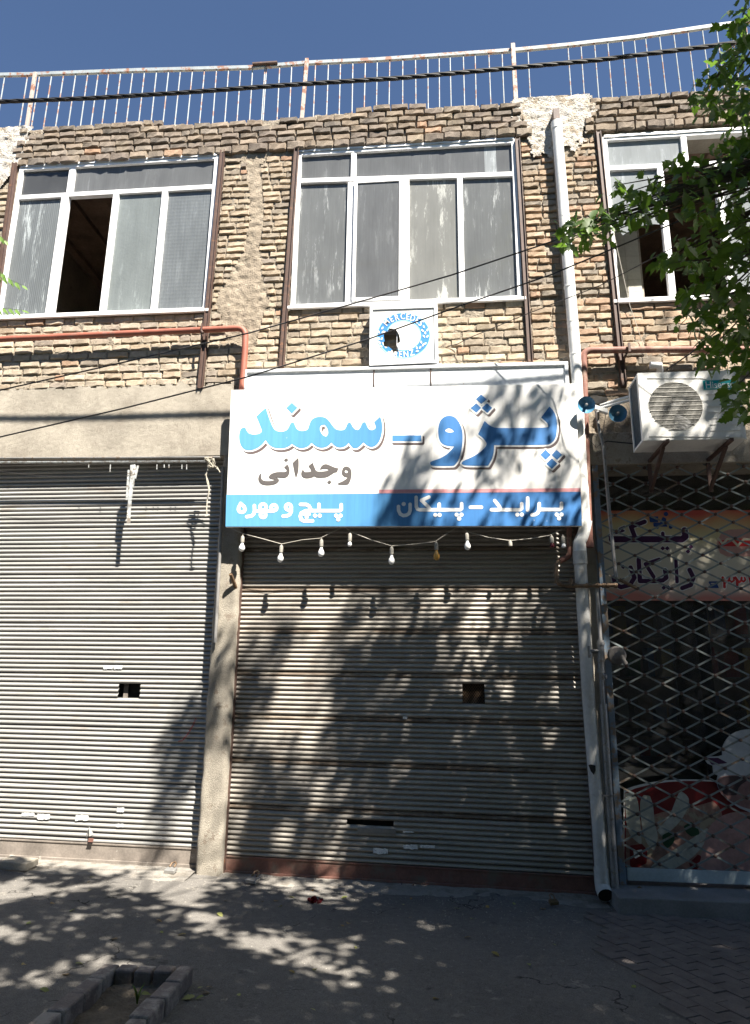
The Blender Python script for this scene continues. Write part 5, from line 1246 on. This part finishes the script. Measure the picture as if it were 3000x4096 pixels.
b.add([(p.x-.16,p.y-.05,p.z+.01),(p.x+.15,p.y-.08,p.z+.01),(p.x+.17,p.y+.07,p.z+.03),(p.x-.12,p.y+.09,p.z+.03),(p.x-.16,p.y-.05,p.z+.075),(p.x+.15,p.y-.08,p.z+.072),(p.x+.17,p.y+.07,p.z+.085),(p.x-.12,p.y+.09,p.z+.088)], [(0,1,5,4),(1,2,6,5),(3,0,4,7),(4,5,6,7)])
tag(b.obj('concrete_block', m_conc, bevel=.01), 'broken grey concrete block at the foot of the left shutter', 'block')
# brick paving at the lower right, diagonal courses
nb = 0; pm = MB(); pm.box(-.5,.5,-.5,.5,-.5,.5); pme = pm.mesh('paving_brick', m_block)
PAV = bpy.data.objects.new('brick_paving', None); COL.objects.link(PAV); PAV['kind'] = 'structure'; PAV.location = (2.2,-1.6,GZ(2.2))
th = radians(-62); u_ = Vector((cos(th), sin(th), 0)); v_ = Vector((-sin(th), cos(th), 0))
def ppv(x, y):     # outline of the paved area: right of a ragged diagonal edge
    e = 1.10+.28*noise.noise(Vector((y*1.1,1,0)))+max(0,(-1.2-y))*.10
    return x > e and -3.6 < y < -.46 and x < 3.6
for i in range(-20, 34):
    for j in range(-14, 22):
        c = Vector((1.6,-2.6,0))+u_*(i*.205+(j%2)*.1)+v_*j*.105
        if ppv(c.x, c.y) and nb < 290:
            nb += 1; zz = GZ(c.x)+random.uniform(-.002,.004)-.018
            o = inst('paving_brick', pme, PAV, Matrix.Translation((c.x,c.y,zz)) @ Matrix.Rotation(th+random.uniform(-.01,.01), 4, 'Z') @ Matrix.Diagonal((.196,.096,.06,1)))

# ------------------------------------------------------------------ tree pit with brick border
tp = thing('tree_pit', (PIT[0], PIT[3], GZ(-1.8)), 'low planter of weathered reddish kerb blocks with a weed growing in it', 'planter')
m_kerb = mat('reddish_kerb', (.20,.165,.15), .9, 0, .3, 8, 90, .8, .006, stain=(.30,.27,.24), sa=.5, sb=.6, ss=6)
zg = GZ(-1.85); hh = KH
def kerb(x0, x1, y0, y1):
    b = MB(); j = lambda: random.uniform(-.006,.006)
    b.box(x0+j(), x1+j(), y0+j(), y1+j(), zg-.1, zg+hh+j()); b.obj('kerb_block', m_kerb, tp, bevel=.012)
x0, x1, y0, y1 = PIT; wd = .10
for k in range(3): kerb(x0+wd+.002+(x1-x0-2*wd)*k/3, x0+wd-.006+(x1-x0-2*wd)*(k+1)/3, y1-wd, y1)
for k in range(6):
    ya, yb_ = y0+(y1-y0)*k/6, y0+(y1-y0)*(k+1)/6-.008
    kerb(x0, x0+wd-.004, ya, yb_); kerb(x1-wd+.004, x1, ya, yb_)
m_soil = mat('dry_soil', (.20,.165,.125), .95, 0, .4, 9, 60, 1, .02)
nx = 24; vs = []; b = MB()
for j in range(nx*2+1):
    for i in range(nx+1):
        x = x0+.05+(x1-x0-.1)*i/nx; y = y0+.05+(y1-y0-.1)*j/(nx*2); vs.append((x, y, zg-.01+.03*noise.noise(Vector((x*4,y*4,0)))+.012*noise.noise(Vector((x*16,y*16,0)))))
b.add(vs, [(j*(nx+1)+i, j*(nx+1)+i+1, (j+1)*(nx+1)+i+1, (j+1)*(nx+1)+i) for j in range(nx*2) for i in range(nx)], True); b.obj('soil', m_soil, tp)
m_weed = leafmat('weed_leaf', (.07,.13,.03), (.12,.17,.05), (.15,.25,.05))
p = PG(548,4020); p.z = zg; wdt = thing('weed', p, 'small green weed sprouting from the soil of the planter', 'weed')
for k in range(7):
    a = random.uniform(0, 2*pi); h = random.uniform(.05,.12); b = MB(); pts = [p+Vector((cos(a)*h*.5*t*t, sin(a)*h*.5*t*t, h*t)) for t in (0,.3,.6,.85,1)]
    vs = []; 
    for i, q in enumerate(pts): w_ = (.004,.007,.006,.004,.0005)[i]; vs += [q+Vector((-sin(a)*w_, cos(a)*w_, 0)), q-Vector((-sin(a)*w_, cos(a)*w_, 0))]
    b.add(vs, [(2*i,2*i+1,2*i+3,2*i+2) for i in range(4)]); b.obj('blade', m_weed, wdt)

# ------------------------------------------------------------------ padlocks, rubbish, fallen leaves
def padlock(px, py, lab, m, sc=1.0, rot=.3):
    p = PG(px, py, .02); t = thing('padlock', p, lab, 'padlock', 'shutter padlocks')
    b = MB(); b.box(-.045*sc, .045*sc, -.03*sc, .03*sc, -.018, .012); o = b.obj('body', m, t, bevel=.004); o.location = (0,0,.02); o.rotation_euler = (.25,0,rot)
    b = MB(); b.tube([(-.02*sc,.02*sc,.01),(-.02*sc,.055*sc,.025),(0,.07*sc,.03),(.02*sc,.055*sc,.025),(.02*sc,.02*sc,.01)], .0075*sc, 8); o = b.obj('shackle', m_brass, t); o.location = (0,0,.025); o.rotation_euler = (.25,0,rot)
m_steel = mat('worn_steel', (.42,.42,.41), .4, .6, .15, 9, 60, .1); m_dbr = mat('dull_brass', (.17,.12,.06), .5, .5, .3, 9, 60, .1)
padlock(682, 3490, 'flat steel padlock at the right end of the left shutter', m_steel, 1.1, -.15)
padlock(1010, 3528, 'shiny steel padlock at the left end of the middle shutter', m_steel, 1.15, -.4)
padlock(2215, 3618, 'dull brass padlock at the right end of the middle shutter', m_dbr, .8, .3)
p = PV(2562, 3600, -.12); t = thing('padlock', p, 'large dark padlock hanging at the foot of the lattice gate', 'padlock', 'shutter padlocks')
b = MB(); b.box(-.05,.05,-.025,.025,-.05,.03); o = b.obj('body', mat('dark_lock', (.10,.10,.11), .5, .4, .2, 9, 60, .1), t, bevel=.005); b = MB(); b.tube([(-.03,0,.03),(-.03,0,.075),(0,0,.10),(.03,0,.075),(.03,0,.03)], .009, 8); b.obj('shackle', m_brass, t)
for o in list(t.children): o.location = (0,0,0)
m_petal = leafmat('red_petals', (.15,.004,.008), (.07,.002,.004), (.12,.003,.004)); m_petal.node_tree
p = PG(1258, 3607); b = MB()
for k in range(38):
    a = random.uniform(0,2*pi); rr = random.uniform(0,.055); c = p+Vector((cos(a)*rr*1.1, sin(a)*rr, .008+random.uniform(0,.03)*(1-rr/.06)))
    n = Vector((random.uniform(-1,1), random.uniform(-1,1), random.uniform(.2,1))).normalized(); u = n.orthogonal().normalized()*.017; v = n.cross(u).normalized()*.013
    b.add([c-u-v*.4, c-v, c+u-v*.3, c+u*.7+v, c-u*.6+v*.9], [(0,1,2,3,4)])
tag(b.obj('red_petals', m_petal), 'small heap of crumpled dark red petals on the pavement', 'petals')
m_fl = leafmat('dry_leaf', (.42,.33,.10), (.25,.14,.06), (.3,.2,.06)); m_fl2 = leafmat('fresh_fallen', (.40,.40,.14), (.22,.28,.08), (.3,.3,.1))
def leaflet(L, lob=1.0, drop=.15, fold=.12, seed=0):
    """coarse toothed pointed leaflet, stalk at the origin, tip along +x"""
    rnd = random.Random(seed); e = [(0,0),(.10,.10),(.26,.24),(.34,.20),(.50,.32*lob),(.56,.20),(.74,.21*lob),(.78,.10),(1.0,0)]
    j = [(x, y*rnd.uniform(.85,1.15)) for x, y in e]; m_ = [(x, 0) for x, _ in e]; b = MB()
    z = lambda x, y: -drop*x*x*L+fold*abs(y)*L
    vs = [(x*L, 0, z(x,0)) for x, _ in e]+[(x*L, y*L, z(x,y)) for x, y in j[1:-1]]+[(x*L, -y*L*rnd.uniform(.9,1.1), z(x,y)) for x, y in j[1:-1]]
    n = len(e); fs = []
    for s, o in ((1,n),(-1,2*n-2)):
        for i in range(n-1):
            a = i; c = i+1; A_ = o+i-1; C_ = o+i
            f = (a, c, C_, A_) if 0 < i < n-2 else ((a, c, C_) if i == 0 else (a, c, A_))
            fs.append(f if s > 0 else tuple(reversed(f)))
    b.add(vs, fs, True); return b
LB = [leaflet(1, random.uniform(.8,1.2), random.uniform(.05,.35), random.uniform(.05,.3), k) for k in range(8)]
fm = [LB[k].mesh('fallen_leaf', m_fl if k % 2 else m_fl2) for k in range(4)]
spots = [S for S in ((365,3512),(363,3527),(354,3566),(200,3619),(303,3640),(745,3741),(640,3730),(1043,3611),(1115,3632),(1100,3610),(1154,3588),(905,3608),(870,3655),(1390,3700),(1390,3590),(1361,3704),(1255,3885),(1645,3594),(1615,3600+25),(1943,3626),(2052,3614),(2180,3642),(1815,3636),(1650,3672),(1885,3680),(1965,3812),(2120,3868),(1250,3560),(560,4010),(535,4005),(790,3960),(800,3975),(815,3990),(825,3955),(780,3990),(270,3905),(300,3860),(1155,3886),(960,3990),(1540,3860),(2545,3957),(2880,3755),(2480,3728),(1730,4000),(2210,3780),(1885,3752),(120,3700),(85,3866),(160,3960),(470,3760),(1240,4040),(620,3680),(1420,3790))]
pl = ['near the left shutter','below the left shutter','in front of the concrete pillar','in front of the middle shutter','beside the brick planter','on the shaded pavement to the right','on the pavement at the left','in the open pavement']
LAND = [((1258,3607),'the red petals'),((682,3490),'the left steel padlock'),((1010,3528),'the shiny steel padlock'),((2215,3618),'the brass padlock'),((548,4020),'the green weed'),((2413,3650),'the downpipe mouth'),
 ((837,3500),'the foot of the concrete pillar'),((60,3478),'the broken concrete block'),((390,3845),'the back left corner of the planter'),((780,3868),'the back right corner of the planter'),((2900,3760),'the stone step'),((1500,4096),'the middle of the lower edge'),((0,3800),'the left edge of the photo'),((1630,3560),'the handle of the middle shutter'),((365,3400),'the torn spot of the left shutter'),((2500,3900),'the brick paving')]
special = {}
for (lx, ly), nm in LAND:
    k = min((k for k in range(len(spots)) if k not in special), key=lambda k: (spots[k][0]-lx)**2+((spots[k][1]-ly)*2)**2); special[k] = nm
for i, (px, py) in enumerate(spots):
    p = PG(px, py); L = random.uniform(.035,.075)
    M4 = Matrix.Translation(p+Vector((0,0,.008+(.03 if PIT[0] < p.x < PIT[1] and p.y < PIT[3] else 0)))) @ Matrix.Rotation(random.uniform(0,6.28),4,'Z') @ Matrix.Rotation(random.uniform(-.35,.35),4,'X') @ Matrix.Diagonal((L,L,L,1))
    o = inst('fallen_leaf', fm[i % 4], None, M4)
    w_ = 'on the sunlit pavement left of the concrete pillar' if px < 780 and py < 3700 else ('beside the brick planter' if px < 900 and py >= 3700 else ('on the pavement before the middle shutter' if px < 2000 else 'on the shaded pavement by the downpipe and gate'))
    if i in special: tag(o, 'small fallen leaf lying nearest to '+special[i], 'leaf')
    else: tag(o, 'small dry yellow or brown fallen leaf '+w_, 'leaf', 'fallen leaves '+w_)

grit = MB(); random.seed(77)
for i in range(2600):
    x = random.uniform(-4.8,2.4); y = -random.random()**1.7*2.8-.22; z = pz(x,y); r0 = random.uniform(.0025,.008)
    if PIT[0] < x < PIT[1] and y < PIT[3]: continue
    vs = [(x+r0*random.uniform(.6,1.3)*cos(a), y+r0*random.uniform(.6,1.3)*sin(a), z) for a in (0,1.6,3.1,4.7)]+[(x,y,z+r0*random.uniform(.5,1.1))]
    grit.add(vs, [(0,1,4),(1,2,4),(2,3,4),(3,0,4)])
tag(grit.obj('grit', m_strip, kind='stuff'), 'loose grit and crumbs scattered over the pavement along the shutters', 'grit')
# ------------------------------------------------------------------ trees
random.seed(9)
m_leaf = leafmat('maple_leaf', (.028,.062,.013), (.078,.128,.027), (.16,.30,.03)); m_bark = mat('bark', (.12,.095,.075), .95, 0, .4, 8, 60, 1, .02, sc=(3,3,1))
LM = [LB[k].mesh('leaf', m_leaf) for k in range(8)]
def leafmatx(p, L, hang=.55):
    a = random.uniform(0, 2*pi); d = Vector((cos(a), sin(a), random.uniform(-1.6,.25)*hang*1.8)).normalized()
    n = Vector((random.uniform(-.7,.7), random.uniform(-.9,.3), random.uniform(.2,1))); n = (n-d*n.dot(d)).normalized(); y = n.cross(d)
    R = Matrix((d*L, y*L, n*L)).transposed().to_4x4(); R.translation = p; return R
tree = thing('street_tree', (4.3,-3.4,GZ(4.3)), 'broad leafy street tree whose branches hang into the top right of the view', 'tree')
visible = []      # clusters measured in the photograph (x, y, spread px)
vis = [(2985,40,55),(2950,110,70),(2990,170,70),(2955,240,75),(2900,210,55),(2870,280,60),(2940,330,75),(2850,330,55),(2810,370,55),(2880,390,60),(2790,410,45),(2980,400,60),(2960,460,60),(2860,440,40),
 (2985,560,60),(2940,600,65),(2880,620,60),(2990,690,80),(2920,690,80),(2840,680,70),(2780,650,55),(2720,660,45),(2960,780,85),(2870,760,80),(2790,730,60),(2740,770,55),(2690,740,45),
 (2650,740,35),(2580,760,45),(2620,790,45),(2560,800,45),(2520,860,55),(2470,840,55),(2590,860,50),(2640,850,40),(2420,850,50),(2380,880,50),(2330,900,50),(2290,900,45),(2260,940,40),(2430,930,40),(2470,740,30),(2480,780,35),(2350,950,40),(2280,960,40),
 (2990,880,80),(2940,870,70),(2850,850,60),(2790,870,55),(2760,830,40),(2990,980,80),(2930,980,70),(2870,990,70),(2800,980,60),(2740,1000,55),(2680,1030,50),(2760,1050,55),(2830,1060,60),(2650,1060,40),
 (2980,1080,80),(2900,1080,70),(2990,1180,80),(2930,1160,70),(2860,1150,65),(2800,1150,55),(2750,1160,50),(2740,1220,40),(2990,1280,80),(2930,1260,70),(2860,1260,65),(2800,1240,55),(2770,1300,50),(2850,1330,60),(2930,1350,70),(2990,1380,70),(2980,1450,60),(2900,1420,50),(2820,1420,40),(2860,1440,35),
 (2930,1560,45),(2980,1560,50),(2990,1630,45),(2930,1640,40)]
fol = MB(); leaves = []
branch_ends = []
for (px, py, s) in vis:
    dens = 19 if s > 55 else (14 if s > 42 else 10)
    if px > 2890: dens = int(dens*1.25)
    for k in range(dens):
        qx, qy = random.gauss(px, s*.48), random.gauss(py, s*.48)
        y_ = random.uniform(-2.9,-1.9); p = PV(qx, qy, y_); L = random.uniform(.07,.115); leaves.append((leafmatx(p, L), p))
    branch_ends.append(PV(px, py, -2.35))
# out of frame to the right: continue the crown
for k in range(900):
    c = Vector((random.uniform(1.9,6.5), random.uniform(-5.2,-1.5), random.uniform(3.4,8.8)))
    q = proj(c)
    if q and -200 < q[0] < 3080 and -200 < q[1] < 4200: continue
    hit = c+SUN*((-.3-c.y)/SUN.y)
    if hit.z > 4.0 and hit.x < 3.8 and random.random() > .12: continue
    if k % 6 == 0: branch_ends.append(c)
    for i in range(7):
        p = c+Vector((random.gauss(0,.16), random.gauss(0,.16), random.gauss(0,.12))); q = proj(p)
        if q and q[0] < 3030 and q[1] > -60 and q[0] > -60 and q[1] < 4150: continue
        leaves.append((leafmatx(p, random.uniform(.07,.115)), None))
# crown overhead: placed by where its shade falls
def want(px, py, wall):
    """how much shade the picture shows at this pixel"""
    if wall:
        if py < 1330: return 0
        if px > 2330: return .10 if py < 1750 else (.72 if py < 2100 else (.45 if px < 2480 else (.62 if py > 3150 else .78)))
        if py < 1480: return 0
        if py < 1560: return .3 if 1620 < px < 2000 else 0
        if 2110 <= py < 2360 and px < 2200: return 0
        if py < 2110:
            e = 1640-(py-1540)*.30
            return 0 if px < e else (.29 if px > e+60 else .15)
        if py < 2360: return .5 if px > 1000 else 0
        if px < 900:
            c = 800-(py-2600)*.20; return .62 if py > 2620 and abs(px-c) < 75 and px < 860 else 0
        if px > 2150: return .58 if py < 3300 else .85
        if py > 3250: return .90 if px > 1330 else .40
        if px < 1330: return .34
        if 1930 < px < 2230 and py < 2950: return .28
        return .46 if py < 2800 else .80
    if px < 900 and py < 3680: return .20
    if px < 1500: return .45 if py < 3930 else .62
    if py < 3700 and px < 2100: return .52
    return .84
pts = 0; tries = 0
random.seed(11)
import itertools
def sunup(T, yy): t = (T.y-yy)/SUN.y; return T-SUN*t
def ok_pos(p):
    q = proj(p)
    if q is None: return True
    return q[1] < -170 or q[0] > 3080 or q[0] < -220 or q[1] > 4200
overhead = []
gx = [(x, z) for x in np.arange(-3.6, 4.6, .135) for z in np.arange(0, 5.2, .135)]
for x, z in gx:
    T = Vector((x+random.uniform(-.06,.06), 0.05, z+random.uniform(-.06,.06))); q = proj(T)
    dd = want(q[0], q[1], True) if q else .5
    if q and 900 < q[0] < 2330 and 1500 < q[1] < 2420:
        T.y = YS; q = proj(T); dd = want(q[0], q[1], True)
    if dd <= 0: continue
    u = T.x*1.0-T.z*.38; v = T.z*.30
    nz = noise.noise(Vector((u*2.6, v*2.6, 1)))*.75+noise.noise(Vector((T.x*5.5, T.z*4, 9)))*.35
    if nz*.85+.42 > dd: continue
    for a_ in range(8):
        yy = random.uniform(-6.3,-3.3); p = sunup(T, yy)
        if ok_pos(p) and p.z > 3.3: overhead.append(p); break
nwall = len(overhead)
for x in np.arange(-5.2, 4.8, .15):
    for y in np.arange(-5.2, -.05, .15):
        T = Vector((x+random.uniform(-.07,.07), y+random.uniform(-.07,.07), 0)); q = proj(T)
        dd = want(min(q[0],3000), q[1], False) if q else .6
        nz = noise.noise(Vector((x*1.5, y*1.7, 21)))*.85+noise.noise(Vector((x*4.5, y*4.5, 29)))*.3
        if nz*.85+(.42 if q[0] < 1500 else .28) > dd: continue
        for a_ in range(8):
            yy = T.y-random.uniform(2.2,4.2); p = sunup(T, yy)
            if ok_pos(p) and p.z > 3.3: overhead.append(p); break
for ip, p in enumerate(overhead):
    for i in range(9 if ip < nwall else (24 if p.x < 2.4 else 30)):
        q = p+Vector((random.gauss(0,.085), random.gauss(0,.085), random.gauss(0,.085)))*(1 if ip < nwall else 1.3)
        if not ok_pos(q): continue
        leaves.append((leafmatx(q, random.uniform(.10,.14) if ip < nwall else random.uniform(.12,.16), .15), None))
    if random.random() < .05: branch_ends.append(p)
def lit_zone(p):
    for yy, (xa_, xb_, za_, zb_), pr_ in ((-.6, (1.75,2.42,3.85,4.55), .9), (-.05, (1.2,3.3,4.55,8.2), .85), (-.05, (-5,1.3,5.0,8.2), 1), (0, (-5.5,-2.6,0,4), .9), (-.2, (-2.1,-.65,3.1,4.6), 1)):
        h = p+SUN*((yy-p.y)/SUN.y)
        if xa_ < h.x < xb_ and za_ < h.z < zb_ and random.random() < pr_: return True
    return False
leaves = [l for l in leaves if l[1] is not None or not lit_zone(l[0].translation)]
# the nearest visible leaves are objects of their own
seen = [l for l in leaves if l[1] is not None and (lambda q: q and 0 < q[0] < 3000 and 0 < q[1] < 1750)(proj(l[1]))]
seen.sort(key=lambda l: (l[1]-CAMP).length); single = set(id(l) for l in seen[:300])
for i, l in enumerate(leaves):
    if id(l) in single: inst('leaf', LM[i % 8], tree, l[0])
    else: fol.add([l[0] @ Vector(v) for v in LB[i % 8].v], LB[i % 8].f, True)
fol.obj('foliage', m_leaf, tree, kind='stuff')
base = Vector((4.3,-3.4,GZ(4.3)-.1)); fork = Vector((4.15,-3.5,3.1))
b = MB(); b.tube([base, base.lerp(fork,.06), base.lerp(fork,.3)+Vector((.05,0,0)), base.lerp(fork,.65)+Vector((.02,.04,0)), fork], .2, 14, rs=[.30,.24,.19,.17,.15]); b.obj('trunk', m_bark, tree)
limbs = [Vector(v) for v in ((3.0,-2.7,5.0),(4.6,-2.4,6.2),(5.4,-4.2,6.0),(3.0,-4.6,6.6),(1.6,-5.0,7.4),(.2,-5.2,7.9),(3.3,-3.2,7.6),(2.7,-2.4,6.6))]
par = {}
lb_ = []
for i, l in enumerate(limbs):
    src = fork if i not in (5,) else limbs[4]; mid_ = src.lerp(l,.5)+Vector((random.uniform(-.15,.15),random.uniform(-.15,.15),.15))
    if i == 0: mid_ = Vector((3.7,-3.1,4.0))
    b = MB(); r0 = .10 if i != 5 else .05; b.tube([src, mid_, l], .1, 10, rs=[r0, r0*.7, r0*.4]); b.obj('limb', m_bark, tree); lb_ += [mid_, l, src.lerp(mid_,.5), mid_.lerp(l,.5)]
tw = MB()
for e in branch_ends:
    s = min(lb_, key=lambda q: (q-e).length)
    md = s.lerp(e,.55)+Vector((random.uniform(-.08,.08), random.uniform(-.08,.08), random.uniform(.0,.15)))
    def okseg(a, c): return True
    pq = proj(e); vis_ = pq and 0 < pq[0] < 3000 and 0 < pq[1] < 4096
    if vis_ and ((e-s).length > 2.4): continue
    if not vis_:
        bad = False
        for i in range(13):
            f_ = i/12; c_ = s.lerp(md, f_*2) if f_ < .5 else md.lerp(e, f_*2-1); mq = proj(c_)
            if mq and -60 < mq[0] < 3040 and -60 < mq[1] < 4150: bad = True
        if bad: continue
    tw.tube([s, md, e], .01, 5, rs=[.016,.009,.003])
for L in ([(3020,700),(2850,770),(2700,800),(2600,820),(2480,860),(2380,890),(2290,930)], [(3020,620),(2900,680),(2800,700),(2700,690)], [(3010,1000),(2900,1020),(2800,1040),(2690,1050)], [(3020,1150),(2900,1180),(2780,1190)], [(3020,300),(2920,320),(2850,360)]):
    tw.tube([PV(*q, -2.35) for q in L], .008, 6, rs=[.012-.009*i/(len(L)-1) for i in range(len(L))])
tw.obj('twigs', m_bark, tree, kind='stuff')

# second tree off to the left, only the tips of two compound leaves reach the picture
m_leaf2 = leafmat('ash_leaf', (.10,.19,.04), (.15,.25,.06), (.25,.42,.06))
LB2 = [MB() for k in range(2)]
for k, b in enumerate(LB2):
    e = [(0,0),(.15,.12),(.4,.19),(.65,.16),(.85,.07),(1,0)]; n = len(e)
    vs = [(x,0,-.1*x*x) for x, _ in e]+[(x,y,.03-.1*x*x) for x, y in e[1:-1]]+[(x,-y,.03-.1*x*x) for x, y in e[1:-1]]; fs = []
    for s, o in ((1,n),(-1,2*n-2)):
        for i in range(n-1):
            f = (i,i+1,o+i,o+i-1) if 0 < i < n-2 else ((0,1,o) if i == 0 else (n-2,n-1,o+n-3)); fs.append(f if s > 0 else tuple(reversed(f)))
    b.add(vs, fs, True)
LM2 = [b.mesh('leaflet', m_leaf2) for b in LB2]
tree2 = thing('young_tree', (-4.6,-2.2,GZ(-4.6)), 'slender tree off the left edge with bright green feathery leaf tips reaching into view', 'tree')
b = MB(); b.tube([(-4.6,-2.2,-.1),(-4.55,-2.15,1.8),(-4.6,-2.1,3.4),(-4.5,-2.0,5.2)], .06, 10, rs=[.09,.07,.055,.03]); b.obj('trunk', m_bark, tree2)
fr2 = []
def frond(a, tip, n, L, sink):
    d = (tip-a); tb = MB(); tb.tube([a, a.lerp(tip,.5)+Vector((0,0,.02)), tip], .002, 5); tb.obj('leaf_stalk', m_weed, tree2)
    for i in range(n):
        f = (i+1)/n; c = a.lerp(tip, f)+Vector((0,0,.02*sin(pi*f)))
        for s in (1,-1) if i < n-1 else (0,):
            dr = (d.normalized()*.6+Vector((0, s*.35, -.75 if s else -.2))).normalized(); nn = Vector((0,-.6,.6)); nn = (nn-dr*nn.dot(dr)).normalized(); y = nn.cross(dr)
            R = Matrix((dr*L, y*L, nn*L)).transposed().to_4x4(); R.translation = c+Vector((0,0,-.004)); fr2.append(R)
for (xa, ya, xt, yt) in ((-90,1080,88,1140),(-90,1240,88,1240),(-90,880,18,960),(-120,1010,30,1110)):
    frond(PV(xa,ya,-1.6), PV(xt,yt,-1.6), 7, .075, 0)
for i in range(60):
    c = Vector((random.gauss(-4.9,.5), random.gauss(-2.1,.4), random.uniform(3.2,6.3))); q = proj(c); t_ = c+Vector((random.uniform(-.3,.3), random.uniform(-.3,.3), -.08)); q2 = proj(t_)
    if (q and q[0] > -100) or (q2 and q2[0] > -100): continue
    frond(c, t_, 6, .075, 0)
m2 = MB()
for i, R in enumerate(fr2):
    if i < 60: inst('leaflet', LM2[i % 2], tree2, R)
    else: m2.add([R @ Vector(v) for v in LB2[i % 2].v], LB2[i % 2].f, True)
m2.obj('foliage', m_leaf2, tree2, kind='stuff')
print('bricks', len(bricks), 'overhead', len(overhead), 'leaves', len(leaves), 'gate', round(dxn,3), round(dzn,3), cnt)

# ------------------------------------------------------------------ unseen street behind the camera, added to cut sky light; shop glass mirrors it
m_far = mat('far_wall', (.24,.20,.16), .95, 0, .3, 2, 20, 0); m_farw = mat('far_window', (.03,.035,.04), .2, 0, .1, 2, 20, 0)
for k, (x0, x1, h, lab) in enumerate(((-34,-12,9.5,'plain tan building across the street, far left behind the viewer'),(-11.6,9,11.5,'taller tan building across the street straight behind the viewer'),(9.4,34,9,'plain tan building across the street, far right behind the viewer'))):
    t = thing('building', ((x0+x1)/2, -19, -.3), lab, 'building'); b = MB(); b.box(x0, x1, -27, -19, -.3, h); b.obj('wall', m_far, t)
    for fl in range(3):
        for j in range(int((x1-x0)/3)):
            b = MB(); xx = x0+.8+j*3; b.box(xx, xx+1.5, -19.0, -18.97, 1+fl*3.1, 2.6+fl*3.1); b.obj('window', m_farw, t)
random.seed(5)
m_leafb = leafmat('far_leaf', (.025,.05,.012), (.045,.08,.02), (.08,.15,.02))
for k, (x, y, lab) in enumerate(((-8.5,-10.2,'street tree behind the viewer to the left'),(-1.5,-10.8,'street tree straight behind the viewer'),(5.5,-10.0,'street tree behind the viewer to the right'),(11,-6.5,'street tree further along the pavement to the right'))):
    t = thing('street_tree', (x, y, -.3), lab, 'tree'); b = MB(); b.tube([(x,y,-.35),(x+.1,y,2),(x,y+.1,4.5)], .16, 10, rs=[.22,.17,.12]); b.obj('trunk', m_bark, t)
    cr = MB()
    for i in range(4200):
        d = Vector((random.gauss(0,1), random.gauss(0,1), random.gauss(0,1))).normalized()*random.uniform(.35,1)**.5
        c = Vector((x+d.x*3.4, y+d.y*2.2, 6.4+d.z*2.8)); q = proj(c)
        if noise.noise(c*.9) < -.12 or c.z/1.85+c.y > -3.4: continue  # added crown trimmed to block sky light but not the sun in view
        if q and -100 < q[0] < 3100 and -100 < q[1] < 4200: continue
        n = Vector((random.uniform(-1,1), random.uniform(-1,1), random.uniform(-.2,1))).normalized(); u = n.orthogonal().normalized(); v = n.cross(u); L = random.uniform(.09,.17)
        cr.add([c-u*L, c-v*L*.5, c+u*L, c+v*L*.5], [(0,1,2,3)])
    cr.obj('crown', m_leafb, t, kind='stuff')
